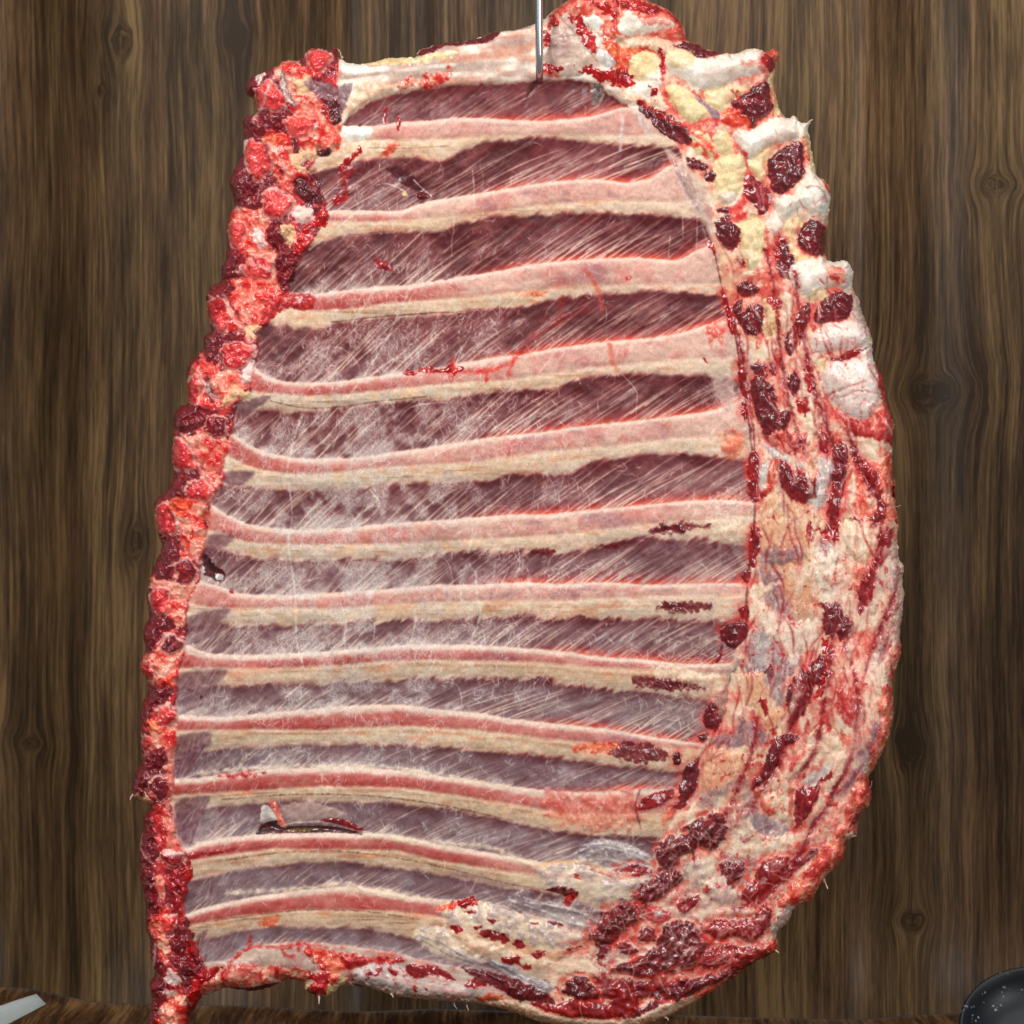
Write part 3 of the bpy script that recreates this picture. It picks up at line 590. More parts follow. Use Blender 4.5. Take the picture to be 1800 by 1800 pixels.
# ------------------------------------------------------------------ spine
spm = (X < spx) & (Y > 60)
sa_ = sm(-1.5, 1.5, spx - X + 2 * N12) * sm(640, 600, X)
ca_, ha_, _ = pattern('mus', ALL); cb_, hb_, _ = pattern('redp', ALL)
cs_ = ca_ + (cb_ - ca_) * sm(-0.1, 0.5, N25 + 0.5 * N12)[..., None] * sm(20, -10, spx - X - 55)[..., None]
C += (cs_ - C) * sa_[..., None]; H += sa_ * (6 + ha_ + 2.0 * N25); R += (0.3 - R) * sa_
LS = part('spinal_muscle'); LAB[:] = np.where(spm & (X < 610), LS, LAB)
RIM = (c3(248, 204, 190), 4.6)
def bone(t, cx, cy, rx, ry, a=0, m='bone', **k):
    k.setdefault('name', 'vertebra')
    return ell(t, m, cx, cy, rx, ry, a, h=9, w=6, rim=RIM, groove=5, rag=1.2, **k)
def mclump(t, cx, cy, rx, ry, a=0): ell(t, 'mus', cx, cy, rx, ry, a, h=8, w=12, groove=4, rag=2.5, name='spinal_muscle_lobe')
for t_, s_ in [('A', "330,380 440,370 520,480 560,600 720,760 700,930 620,960 480,900 420,700 300,480"), ('A', "220,860 360,840 420,960 430,1180 340,1200 240,960"),
               ('A', "420,700 560,720 640,760 690,860 660,960 560,980 460,920"), ('A', "20,1330 240,1330 300,1560 200,1640 30,1560"), ('A', "100,1600 300,1570 340,1800 200,1800"),
               ('J', "430,180 600,150 850,100 880,250 850,330 700,460 560,470 430,260"), ('J', "360,600 480,700 700,760 620,900 500,940 420,800"), ('J', "300,690 400,720 420,900 540,960 400,960 280,900"),
               ('J', "190,1130 540,1130 530,1280 480,1370 380,1390 240,1140"), ('J', "440,1380 520,1420 450,1500"), ('J', "150,1540 320,1540 420,1600 400,1790 280,1800 200,1640"),
               ('I', "380,100 590,200 580,340 550,450 440,430 420,300"), ('I', "230,600 360,620 540,600 470,760 450,900 330,880"), ('I', "200,1060 430,1010 420,1180 380,1290 250,1280 180,1140"), ('I', "230,1500 400,1480 380,1780 320,1800 250,1640")]:
    stamp(t_, 'spfat', s_, h=4, rag=3.5, soft=2.5, a=.9)
for a in [('A', 230, 785, 145, 72), ('A', 90, 1180, 95, 95), ('A', 150, 1270, 110, 60), ('A', 500, 1200, 90, 70), ('A', 360, 1640, 70, 90), ('A', 310, 1490, 70, 80), ('J', 560, 60, 90, 100), ('J', 900, 100, 55, 95), ('J', 430, 565, 60, 95), ('J', 500, 215, 80, 60),
          ('J', 290, 1030, 105, 90), ('J', 230, 1455, 100, 75), ('I', 350, 440, 85, 70), ('I', 320, 520, 70, 90), ('I', 235, 960, 62, 100), ('I', 340, 880, 50, 50), ('I', 270, 1330, 70, 70), ('I', 205, 1440, 48, 85), ('I', 310, 1330, 50, 60), ('I', 300, 1700, 60, 50),
          ('H', 200, 200, 80, 100), ('H', 160, 280, 55, 80), ('H', 290, 120, 50, 60), ('H', 240, 520, 62, 110), ('H', 220, 700, 60, 100), ('H', 200, 880, 45, 100), ('H', 240, 940, 45, 120), ('H', 240, 1060, 55, 120), ('H', 220, 1200, 40, 90),
          ('H', 260, 1400, 50, 80), ('H', 440, 1250, 70, 130), ('H', 470, 1400, 80, 95), ('H', 540, 1450, 45, 60), ('H', 260, 1575, 48, 58), ('H', 470, 1660, 60, 110), ('H', 250, 1720, 40, 90)]: mclump(*a)
for a in [('A', 575, 380, 82, 76, 0), ('A', 265, 620, 112, 92, 25), ('A', 455, 800, 100, 78, -10), ('A', 190, 1010, 95, 140, -15), ('A', 310, 1290, 104, 100, 0), ('A', 60, 1480, 66, 95, 0), ('A', 200, 1700, 105, 78, 0),
          ('J', 480, 370, 72, 118, -28), ('J', 605, 630, 108, 92, -15), ('J', 325, 850, 58, 95, 0), ('J', 250, 1265, 84, 110, -25), ('J', 370, 1485, 92, 78, 0), ('J', 150, 1670, 78, 112, -10),
          ('I', 300, 740, 68, 92, 0), ('I', 215, 1180, 50, 70, -15), ('I', 340, 1465, 62, 72, 0), ('I', 210, 1640, 46, 66, 0), ('H', 330, 1160, 90, 62, -20)]: bone(*a)
for a in [('I', 460, 555, 78, 92, 0), ('I', 378, 1012, 72, 66, 0), ('J', 470, 1080, 84, 78, 0), ('H', 305, 300, 76, 84, 0), ('H', 375, 735, 82, 58, 0)]: bone(*a, m='boned')
for t_, s_ in [('A', "330,500 362,455 382,560 440,680 400,665 340,570"), ('J', "420,780 452,860 522,902 462,892 418,840")]: stamp(t_, 'wsil', s_, h=-7, rag=.6, rim=(c3(90, 70, 70), 2.2))
for t_, s_ in [('A', "240,900 270,1010 360,1110"), ('J', "560,300 620,400 680,470"), ('J', "300,1160 340,1260 400,1350"), ('J', "400,1640 420,1720"), ('A', "600,640 660,740"), ('H', "230,600 280,660"), ('J', "180,1600 210,1680")]:
    line(t_, c3(60, 16, 20), s_, 2.6, .9, h=-4)
for t_, s_ in [('A', "270,900 330,1010 400,1110"), ('J', "520,270 600,420 690,500"), ('J', "290,1130 380,1380"), ('A', "170,760 280,540 330,440"), ('J', "680,540 720,600 660,700"), ('A', "480,890 560,830 570,760"), ('J', "270,1480 400,1400 480,1470"),
               ('I', "370,520 480,470 560,500"), ('I', "300,1000 360,950 450,980"), ('I', "280,1430 340,1390 400,1420"), ('J', "220,1620 260,1760"), ('J', "360,720 420,860 470,910"), ('H', "220,240 300,220 380,240"), ('H', "160,600 170,700 250,770"), ('H', "260,1300 250,1450"),
               ('J', "610,110 700,50 830,100"), ('A', "220,1240 300,1190 420,1290 380,1390")]:
    line(t_, c3(250, 216, 204), s_, 3.4, .9, h=4)
for t_, s_ in [('A', "430,1310 540,1340 560,1400 440,1410"), ('A', "150,1480 210,1440 245,1560 200,1580"), ('J', "680,680 730,680 700,800 620,780"), ('H', "320,700 370,685 430,705 420,735 330,728"), ('A', "90,910 130,870 110,940 90,950"), ('A', "170,470 220,445 240,470 190,540")]:
    stamp(t_, 'cart', s_, h=4, rag=2)
for t_, s_ in [('A', "430,520 520,500 560,560 500,600 450,600"), ('A', "420,960 560,940 580,1000 470,1030 520,1090 440,1080 400,1010"), ('J', "590,810 650,850 700,880 670,920 600,900 530,960 540,880"), ('J', "660,440 730,440 730,520 680,520"), ('A', "340,1430 400,1410 440,1500 380,1560"), ('H', "100,360 160,345 220,330 240,400 180,410 150,375")]:
    stamp(t_, 'faty', s_, h=5, rag=4, a=.9)
for t_, s_ in [('J', "170,1550 300,1540 310,1620 230,1640"), ('I', "370,110 480,110 480,170 400,160"), ('A', "220,850 330,850 350,920 250,900"), ('I', "320,1210 380,1210 370,1260 330,1260"), ('I', "220,1500 300,1500 310,1560 240,1560"), ('H', "250,1140 350,1070 300,1130 240,1230"), ('H', "270,850 310,850 330,1000 290,960")]:
    stamp(t_, 'orng', s_, h=3, rag=3, soft=2.5, a=.85)
stamp('A', 'gmus', "490,540 600,505 700,560 790,530 760,640 720,720 640,640 560,600", h=-5, rag=3, a=.85); stamp('A', 'dark', "600,640 700,650 720,760 670,790 610,730", h=-4)
stamp('A', 'dark', "560,950 650,950 640,985 580,990", h=-4, rag=1)
stamp('A', 'dark', "420,1150 500,1150 540,1230 600,1230 600,1290 500,1290 440,1220", h=-3, rag=3)
for s in ["600,640 650,780 700,900", "560,740 640,900", "540,400 600,500 680,520 690,420"]: line('A', c3(214, 30, 26), s, 4, .8, h=2)
stamp('A', 'blood', "540,1380 620,1310 630,1430 540,1440 470,1540 500,1560 430,1620 440,1540 500,1420", h=3, rag=3)
stamp('J', 'redp', "780,300 900,230 930,310 820,400 770,440", h=3, rag=3)
# low spine: pale pink strip, dark red muscle, disc and tail
stamp('H', 'pink', "340,40 380,60 385,220 370,400 400,600 440,690 360,690 300,640 260,560 270,440 330,420 350,250", h=3, rag=3, soft=2, a=.85)
stamp('H', 'blood', "240,440 330,430 360,470 300,520 350,620 320,680 270,560", h=2, rag=4, a=.7)
stamp('H', 'musr', "370,820 440,790 480,900 450,1010 440,1180 400,1100 370,1000", h=5, rag=2, name='spinal_muscle_lobe')
stamp('H', 'pink', "270,870 320,860 340,980 300,990", h=3); stamp('H', 'spfat', "240,1200 330,1120 320,1200 360,1300 350,1400 300,1400 280,1280", h=3, rag=3)
stamp('H', 'blood', "480,770 500,850 470,900 440,800", h=3, rag=3); stamp('H', 'blood', "450,1300 520,1260 530,1340 480,1380", h=2, rag=3, a=.7)
for s in ["380,60 370,200 375,400 400,600 450,700"]: line('H', c3(236, 190, 176), s, 3, .7)
stamp('H', 'cgrey', "330,1500 360,1450 410,1490 430,1560 400,1620 350,1640 320,1580", h=8, rag=.8, rim=RIM, name='vertebra', groove=3)
stamp('H', 'musr', "325,1555 370,1545 425,1550 420,1580 370,1580 335,1580", h=0)
stamp('H', 'spfat', "330,1640 420,1600 470,1640 440,1800 340,1880 280,1760", h=4, rag=4)
# ------------------------------------------------------------------ flank flap at the bottom left
stamp('H', 'mem', "590,1560 680,1430 750,1400 860,1320 1000,1300 1200,1290 1250,1340 1300,1420 1240,1470 1000,1440 860,1520 700,1560", h=5, soft=3, a=.9)
stamp('H', 'pink', "560,1500 700,1450 800,1420 1100,1440 1240,1470 1200,1540 1040,1530 860,1545 690,1590 580,1600 500,1680 470,1640", h=4, soft=3, rag=4, a=.8)
stamp('H', 'blood', "500,1500 600,1440 690,1430 650,1500 560,1540 540,1640 500,1680 480,1600", h=4, rag=4)
for s in ["690,1500 760,1390 850,1320 960,1308 1080,1315 1210,1290 1240,1330", "1060,1310 1090,1360 1140,1370", "860,1310 870,1240 850,1290", "1170,1290 1170,1330", "700,1590 690,1480", "930,1480 940,1530", "1030,1450 1030,1510"]: line('H', c3(182, 22, 22), s, 3, .9, h=1, rag=3)
stamp('H', 'blood', "1215,1470 1300,1475 1340,1450 1400,1430 1370,1500 1330,1570 1290,1560 1260,1510", h=2, rag=4)
stamp('H', 'rim', "1220,1330 1400,1350 1600,1390 1480,1440 1400,1530 1350,1460 1280,1400", h=4, rag=4, soft=2.5)
stamp('H', 'mus', "750,1582 860,1572 1040,1540 950,1590 860,1612 770,1602", h=2)
stamp('H', 'faty', "1190,1560 1260,1540 1400,1560 1440,1500 1500,1500 1460,1570 1340,1640 1260,1630", h=4, rag=4)
stamp('H', 'redp', "1260,1540 1340,1530 1330,1620 1230,1610", h=3, rag=3)
stamp('H', 'cgrey', "1480,1490 1600,1425 1740,1405 1830,1410 1830,1580 1640,1570 1560,1580", h=5, rag=2, name='flank_cartilage')
for s in ["1600,1490 1640,1520 1700,1490 1690,1450", "1740,1460 1780,1500", "1470,1530 1500,1490"]: line('H', c3(150, 32, 34), s, 4, .9)
stamp('G', 'cgrey', "60,1230 200,1190 320,1190 420,1180 600,1270 760,1300 860,1370 760,1395 600,1385 430,1375 260,1350 150,1310", h=4, rag=3, a=.8, name='flank_cartilage')
stamp('G', 'redp', "0,1140 120,1150 300,1150 310,1180 180,1180 60,1200 0,1190", h=3, rag=3, soft=2.5)
for s in ["330,1200 380,1185 470,1190 560,1230 605,1275 560,1262 480,1235 375,1255", "630,1300 690,1270 765,1268 760,1298", "140,1230 210,1205 200,1235 160,1245", "250,1208 300,1222 300,1245 265,1235", "380,1290 400,1300 390,1330", "30,1280 60,1250 50,1280", "440,1310 465,1310 450,1330"]:
    stamp('G', 'musr', s, h=2, rag=2.5, name='muscle_patch')
line('G', c3(236, 214, 190), "180,1335 430,1378 750,1400 1000,1480", 5, .8, h=3, rag=3)
# ------------------------------------------------------------------ breastbone and brisket, top right
stamp('B', 'pink', "590,90 650,30 700,-30 900,-80 1250,-40 1340,40 1410,100 1460,180 1470,245 1380,260 1200,230 1050,260 960,250 830,180 740,100 690,90 650,160 600,170", h=12, w=16, rag=2, name='breastbone')
stamp('B', 'fatw', "1030,190 1050,120 1110,70 1180,130 1330,120 1375,170 1200,215 1100,235", h=6, rag=3)
stamp('B', 'fatw', "785,120 900,110 935,150 910,200 970,250 860,195 800,160", h=5, rag=3)
stamp('B', 'pink', "1180,130 1320,130 1330,160 1200,160", h=1, soft=3, rag=4, a=.6)
for s in ["880,10 980,50 1010,120 960,110 900,60", "1010,0 1180,40 1280,90 1180,90 1060,50", "700,90 770,100 860,200 920,320 900,360 820,290 760,170", "560,240 600,110 660,110 640,160 610,170 590,300 560,290", "1050,20 1200,10 1300,70 1180,50"]: stamp('B', 'blood', s, h=2, rag=4, soft=2, a=.85)
stamp('B', 'redp', "1320,40 1410,110 1460,200 1440,220 1380,120", h=2, soft=3)
stamp('B', 'orng', "940,260 1110,290 1300,250 1340,360 1300,370 1200,320 1140,400 1060,480 980,400", h=3, rag=3)
stamp('B', 'cream', "1000,250 1200,235 1340,260 1400,330 1320,400 1250,320 1100,300", h=4, rag=4)
stamp('B', 'wsil', "900,310 960,330 1015,410 960,435 895,370", h=4, rag=1)
stamp('B', 'faty', "1110,385 1160,330 1270,340 1290,420 1270,500 1180,520 1100,480", h=7, name='fat_lobe')
stamp('B', 'fatw', "1080,560 1180,520 1290,430 1320,520 1250,620 1180,640 1110,610", h=6, rag=4)
for s in ["775,440 850,418 930,450 1000,430 1100,470 1140,530 1080,560 960,520 880,525 850,480", "1290,330 1340,340 1330,440 1300,460", "1240,560 1280,520 1280,600 1240,620", "1150,640 1250,680 1400,800 1300,780 1200,700"]: stamp('B', 'blood', s, h=3, rag=4.5, soft=1.6)
ell('B', 'fatw', 1130, 660, 35, 28, h=4); stamp('B', 'cream', "1060,560 1200,620 1330,640 1340,700 1220,660 1080,640", h=3, rag=3)
stamp('C', 'faty', "230,560 330,540 430,600 500,680 505,750 420,785 330,725 260,640", h=9, name='fat_lobe', rag=1)
stamp('C', 'gmus', "410,600 560,690 600,740 560,770 500,680", h=-3)
stamp('C', 'mus', "300,290 400,265 470,270 500,300 640,318 560,355 460,375 380,320", h=4, name='muscle_patch')
stamp('C', 'fatw', "240,400 300,330 400,350 480,370 640,345 790,305 880,325 880,400 900,440 810,480 700,500 620,560 500,580 380,520 290,460", h=24, w=17, rag=1.5, name='sternal_cartilage')
stamp('C', 'pink', "720,400 820,390 800,430 730,430", h=0, soft=4, a=.5); stamp('C', 'mem', "480,440 640,430 700,500 560,560 500,520", h=-2, soft=8, a=.4)
stamp('C', 'faty', "250,330 330,310 440,380 380,440 280,420", h=4, rag=3, a=.8)
stamp('C', 'musr', "862,370 900,335 952,405 910,462 880,430", h=3, name='muscle_patch'); stamp('C', 'rim', "900,330 935,300 980,310 985,345 960,390 920,370", h=3)
stamp('C', 'faty', "890,500 950,430 942,520 965,620 990,700 930,740 915,620", h=4, rag=1); stamp('C', 'faty', "500,580 640,540 760,560 760,600 670,640 620,710 520,660", h=6, name='fat_lobe')
stamp('C', 'mus', "660,640 760,600 800,570 890,520 920,700 850,760 800,815 740,760 690,700", h=7, name='muscle_patch', rag=2)
stamp('C', 'orng', "595,700 690,690 770,760 770,800 640,790", h=4, rag=3)
stamp('C', 'fatw', "690,830 800,830 860,780 960,740 1070,755 1095,870 1010,900 900,940 800,1010 740,1000 690,920", h=24, w=17, rag=1.5, name='sternal_cartilage')
stamp('C', 'fatw', "1045,730 1110,760 1170,780 1185,900 1215,1085 1140,1095 1130,960 1090,870", h=5, rag=1.5); stamp('C', 'faty', "1120,860 1180,880 1210,1080 1150,1060", h=2, soft=3)
stamp('C', 'faty', "765,1040 870,930 950,930 900,1020 890,1100 925,1195 840,1165 790,1090", h=6, rag=3, name='fat_lobe')
stamp('C', 'mus', "900,1020 990,940 1100,895 1130,1010 1110,1130 1030,1205 950,1235 900,1120", h=7, name='muscle_patch', rag=2)
stamp('C', 'fatw', "930,1260 1060,1225 1150,1105 1240,1115 1295,1190 1292,1340 1200,1370 1100,1320 1000,1400 945,1340", h=24, w=17, rag=1.5, name='sternal_cartilage')
line('C', c3(150, 120, 112), "1140,1195 1200,1190 1250,1220 1275,1280", 1.6, .8, h=-3); stamp('C', 'rim', "1235,1125 1290,1160 1305,1230 1270,1200", h=2)
stamp('C', 'mem', "1080,1330 1200,1370 1280,1380 1270,1450 1180,1400 1110,1420", h=2, soft=4, a=.6)
stamp('C', 'fatw', "890,1400 940,1330 985,1400 980,1490 915,1490", h=6); stamp('C', 'faty', "1000,1420 1100,1380 1120,1440 1080,1520 1110,1600 1180,1640 1080,1685 1010,1580", h=5, name='fat_lobe')
stamp('C', 'mus', "1100,1440 1180,1400 1262,1440 1282,1540 1240,1620 1160,1610 1080,1540", h=7, name='muscle_patch', rag=2)
for s in ["410,830 480,850 560,920 580,1000 560,1020 430,960", "560,860 640,840 690,960 665,1000 580,980", "560,1020 700,980 755,1060 730,1200 690,1280 600,1300 560,1200", "670,1460 760,1400 845,1380 885,1500 860,1640 790,1720 740,1680 710,1540"]: stamp('C', 'faty', s, h=9, rag=2, name='fat_lobe')
stamp('C', 'cart', "580,1230 700,1220 690,1290 620,1300", h=3, a=.7); stamp('C', 'fatw', "660,1540 700,1640 740,1700 640,1650 580,1580", h=1, soft=6, a=.5)
for s in ["70,655 200,700 330,760 410,870 400,920 300,890 200,820", "380,1000 500,1040 495,1085 400,1060", "500,1090 560,1110 550,1160 500,1140", "570,1395 650,1370 715,1500 690,1585 610,1565 570,1480", "940,1560 980,1480 1065,1680 1020,1780 955,1700", "575,1330 650,1320 640,1350 590,1350", "690,1620 740,1660 730,1680 700,1660"]: stamp('C', 'mus', s, h=1, rag=2.4, name='muscle_patch')
stamp('C', 'musr', "740,1130 800,1115 900,1210 905,1310 850,1365 805,1300 750,1230", h=1, name='muscle_patch'); line('C', c3(196, 150, 146), "800,1150 840,1260 845,1340", 2, .7); line('C', c3(196, 150, 146), "850,1180 870,1300", 2, .7)
for s in ["80,640 200,720 380,800 520,760 640,790", "400,830 500,900 570,1000", "690,920 765,1030 745,1280 660,1340", "240,400 235,560 290,690 380,790", "885,1470 900,1600 890,1720", "950,1500 960,1640", "640,1400 740,1380 770,1330", "880,460 870,380", "400,920 480,930 510,1000"]: line('C', c3(206, 26, 22), s, 3.6, .9, h=-1, rag=3.5)
# cut line of the breastbone side, with what shows in it
stamp('B', 'mem', "1330,960 1400,980 1560,1180 1620,1340 1660,1560 1700,1700 1640,1700 1560,1400 1440,1180", h=2, soft=4, a=.75)
stamp('D', 'peach', "540,60 640,140 720,200 760,420 820,700 700,820 640,540 590,300", h=2, soft=5, a=.65)
stamp('D', 'mem', "640,700 760,700 800,860 780,1300 860,1480 760,1440 730,1100 690,860", h=1, soft=4, a=.7)
line('O', c3(92, 30, 34), "1238,400 1256,450 1272,520 1290,580 1300,640 1312,720 1322,800 1326,900 1318,980 1308,1080", 1.8, .9, h=-3, rag=1)
line('E', c3(160, 156, 160), "530,1290 500,1350 470,1440 450,1540", 3, .8, h=1); line('O', c3(84, 40, 44), "1290,1170 1270,1240 1240,1330 1210,1420 1180,1480", 1.6, .8, h=-2)
line('G', c3(120, 96, 84), "1630,720 1580,790 1520,860", 2, .8, h=-2); line('G', c3(120, 96, 84), "1380,1080 1320,1150", 2, .7, h=-2)
for s in ["600,410 640,450 690,580 690,672 650,640 630,540", "698,868 730,870 770,1000 772,1085 730,1050", "728,1110 760,1120 770,1190 742,1210", "775,1440 825,1430 845,1540 835,1600 778,1590", "768,1610 835,1600 845,1660 830,1735 785,1720", "840,1640 900,1630 890,1690 850,1700"]: stamp('D', 'musr', s, h=2, rag=1.8, name='muscle_patch')
stamp('D', 'blood', "615,480 650,500 680,640 650,600", h=2, rag=3, a=.8); stamp('D', 'blood', "525,80 560,130 555,170 530,120", h=1, rag=3)
stamp('D', 'mus', "700,385 760,335 830,375 815,430 730,435", h=4, name='muscle_patch'); stamp('D', 'cream', "700,440 830,440 870,500 790,520 730,530", h=3, rag=4)
stamp('D', 'mus', "680,470 740,455 735,530 790,510 865,500 870,640 800,685 740,660 700,580", h=5, name='muscle_patch', rag=2.5)
stamp('D', 'faty', "870,450 960,480 975,620 900,700 860,650 872,540", h=7, name='fat_lobe'); ell('D', 'mus', 945, 465, 28, 24, h=2); stamp('D', 'blood', "900,440 960,430 990,480 960,520 900,480", h=2, rag=4, a=.7)
stamp('D', 'cream', "990,430 1060,440 1060,560 1000,650 985,560", h=4)
for s in ["1000,690 1060,620 1085,700 1050,805 1010,800", "1075,560 1140,480 1165,560 1120,660 1095,760 1070,650", "1020,940 1100,930 1085,1050 1045,1065", "790,880 840,850 895,920 870,965 820,930", "900,850 940,850 950,930 920,930"]: stamp('D', 'mus', s, h=2, name='muscle_patch', rag=2)
stamp('D', 'mus', "778,960 860,945 940,1050 960,1150 1040,1180 1000,1290 930,1350 870,1300 820,1180 785,1060", h=8, name='muscle_patch', rag=2.4)
stamp('D', 'pink', "880,1310 1000,1280 1150,1310 1170,1350 1100,1430 1000,1425 920,1370", h=4, rag=3); 
for s in ["860,1300 930,1380 1000,1425 1090,1400 1150,1330", "1000,1290 1060,1370 1130,1370"]: line('D', c3(120, 18, 24), s, 3.4, .9, h=-2)
stamp('D', 'wsil', "880,1380 960,1420 1060,1480 1160,1500 1180,1560 1080,1530 960,1480 900,1450", h=2, rag=2)
stamp('D', 'musr', "955,1480 1100,1540 1205,1600 1215,1700 1140,1745 1040,1705 960,1610", h=8, name='muscle_patch', rag=1.6); stamp('D', 'mus', "980,1520 1100,1560 1190,1620 1180,1700 1100,1690 1000,1620", h=2, rag=3, soft=3, a=.8)
stamp('D', 'orng', "900,1500 955,1490 925,1620 885,1710 868,1640", h=3, rag=2); stamp('D', 'wsil', "850,1520 900,1500 880,1640 840,1640", h=1, soft=3)
stamp('D', 'cream', "1120,860 1200,900 1230,1000 1210,1300 1200,1560 1140,1560 1150,1300 1110,1200", h=5, rag=3); stamp('D', 'lump', "1160,1290 1210,1280 1210,1480 1150,1540", h=3)
for s in ["1130,860 1170,860 1190,1000 1150,1060", "1080,1110 1150,1090 1130,1180 1080,1160", "1150,830 1180,840 1180,870"]: stamp('D', 'blood', s, h=1, rag=4)
for s in ["1060,560 1080,640 1070,800 1080,900", "1230,1040 1190,1160 1200,1300", "1190,860 1240,1000 1290,1140 1380,1290", "1080,1060 1090,1180", "960,700 940,760 950,900"]: line('D', c3(170, 30, 28), s, 2.6, .85, h=-2, rag=2.5)
stamp('D', 'fatw', "1030,270 1130,220 1220,205 1280,200 1400,198 1455,300 1440,380 1380,400 1280,380 1220,400 1150,450 1070,400 1045,340", h=24, w=17, rag=2.5, name='sternal_cartilage')
stamp('D', 'orng', "1260,262 1350,258 1390,330 1330,370 1285,330", h=1, soft=5, a=.55); stamp('D', 'faty', "1150,430 1240,400 1285,430 1235,470 1160,475", h=5, name='fat_lobe')
stamp('D', 'mus', "1185,560 1230,480 1290,425 1425,425 1430,520 1380,585 1250,605 1190,600", h=7, name='muscle_patch', rag=2)
stamp('D', 'mem', "1440,400 1500,520 1560,660 1565,720 1500,640 1420,600 1430,500", h=4, rag=1, soft=2)
stamp('D', 'cart', "1170,690 1260,620 1420,600 1515,655 1515,735 1440,775 1320,785 1200,800 1165,740", h=22, w=15, rag=1.2, name='sternal_cartilage')
stamp('D', 'fatw', "1440,780 1560,720 1575,860 1500,850", h=4, soft=2); stamp('D', 'musr', "1300,835 1440,780 1515,768 1400,842 1320,862", h=0, name='muscle_patch')
stamp('D', 'cart', "1235,900 1330,845 1530,845 1600,950 1590,1100 1560,1190 1480,1212 1380,1180 1300,1100 1230,980", h=24, w=17, rag=1.2, name='sternal_cartilage')
for s in ["1270,1065 1380,1020 1500,980", "1330,1085 1450,1042 1590,1050"]: line('D', c3(186, 120, 112), s, 2, .8, h=-4)
stamp('D', 'faty', "1195,860 1250,830 1262,880 1220,912", h=4)
stamp('D', 'redp', "1570,880 1640,950 1660,1080 1710,1250 1700,1400 1640,1350 1450,1320 1370,1240 1330,1160 1400,1200 1480,1220 1565,1200 1605,1080 1600,950", h=6, rag=3, name='brisket_muscle')
stamp('D', 'pink', "1520,1200 1600,1100 1680,1200 1700,1300 1560,1300", h=2, rag=4, soft=3, a=.6)
for s in ["1260,1080 1300,1180 1390,1290"]: line('D', c3(206, 60, 52), s, 6, .8, h=1)
# middle right
stamp('E', 'rim', "1240,0 1320,40 1520,20 1535,300 1555,420 1460,420 1340,400 1240,330 1230,120", h=3, rag=3, soft=3, a=.85)
stamp('E', 'cream', "1330,130 1370,170 1400,280 1360,330 1330,250", h=2, soft=3); stamp('D', 'cream', "1400,1330 1500,1350 1590,1420 1580,1480 1480,1440", h=3, soft=2)
stamp('E', 'wsil', "1040,40 1090,0 1140,60 1120,180 1100,260 1060,340 1000,320 960,300 1040,220", h=3, soft=2); stamp('D', 'wsil', "1225,1460 1300,1480 1315,1560 1270,1700 1200,1780 1200,1640", h=2)
stamp('E', 'musr', "1120,0 1200,0 1200,200 1170,320 1160,400 1130,425 1085,375 1110,260 1140,150", h=4, name='muscle_patch'); stamp('D', 'mus', "1300,1400 1385,1370 1400,1500 1370,1650 1300,1640 1310,1500", h=4, name='muscle_patch')
stamp('E', 'cream', "1230,150 1270,160 1240,380 1200,400", h=3, soft=2); line('E', c3(190, 24, 22), "1215,230 1190,360 1130,420", 5, .8, rag=3)
for s in ["1430,1380 1510,1480 1585,1560 1560,1630 1480,1540 1420,1440", "1215,1280 1262,1330 1275,1430 1220,1400"]: stamp('D', 'musr', s, h=3, name='muscle_patch')
for s in ["1225,400 1290,380 1310,430 1250,450", "1310,60 1400,140 1430,230 1465,350 1440,400 1350,410 1390,320 1370,220"]: stamp('E', 'musr', s, h=3, rag=3, name='muscle_patch')
stamp('E', 'peach', "670,320 760,240 860,290 960,330 1060,400 1030,480 1020,700 820,690 650,720 640,500", h=3, soft=3, name='membrane')
stamp('E', 'gmus', "800,330 860,380 920,450 850,410", h=0, soft=5, a=.6)
stamp('E', 'gmus', "670,600 780,580 900,590 960,640 900,670 680,700", h=0, soft=4, a=.75); stamp('E', 'gmus', "640,745 800,735 800,800 700,820", h=0, soft=4, a=.8)
stamp('E', 'cream', "620,830 800,820 700,900 830,1040 1040,1060 1065,1180 1000,1260 900,1250 800,1180 640,1090 600,980", h=3, soft=4, name='membrane')
stamp('E', 'gmus', "690,880 800,820 840,940 900,1050 780,1000", h=-2, soft=5, a=.7)
stamp('E', 'peach', "810,710 900,685 1020,690 1040,900 1030,1050 900,1040 840,930", h=4, soft=2.5); stamp('E', 'fatw', "830,740 960,700 1010,760 900,800", h=2, soft=6, a=.5)
stamp('E', 'silv', "555,1150 680,1120 770,1190 810,1270 920,1280 880,1340 700,1330 600,1300", h=1, soft=5, a=.9); stamp('E', 'gmus', "540,1350 700,1310 880,1330 860,1390 700,1390", h=0, soft=3)
stamp('E', 'mus', "700,1350 740,1345 752,1400 722,1445 698,1400", h=1)
FS = hairs(300, 1355, 1135, 30, 22, 40, 8, 40, .3, .8, 1.2, 95); C += (c3(208, 204, 204) - C) * np.clip(FS * .7, 0, 1)[..., None]
stamp('E', 'peach', "540,1390 700,1380 750,1550 830,1640 800,1690 740,1770 650,1640 560,1540", h=4, soft=2.5, name='membrane'); stamp('E', 'gmus', "690,1400 850,1390 820,1560 770,1580", h=-1, soft=4, a=.7)
line('E', c3(222, 190, 130), "870,1400 840,1560 820,1700 760,1790", 4, .8, h=2)
stamp('E', 'blood', "655,1540 700,1560 720,1645 685,1610", h=2, rag=3)
for s in ["615,450 660,480 672,560 650,640 630,705 588,680 602,540", "550,760 602,730 592,810 562,805", "530,970 592,950 585,1050 540,1015", "410,1240 432,1200 420,1290 385,1310"]: stamp('E', 'musr', s, h=3, rag=1.6, name='muscle_patch')
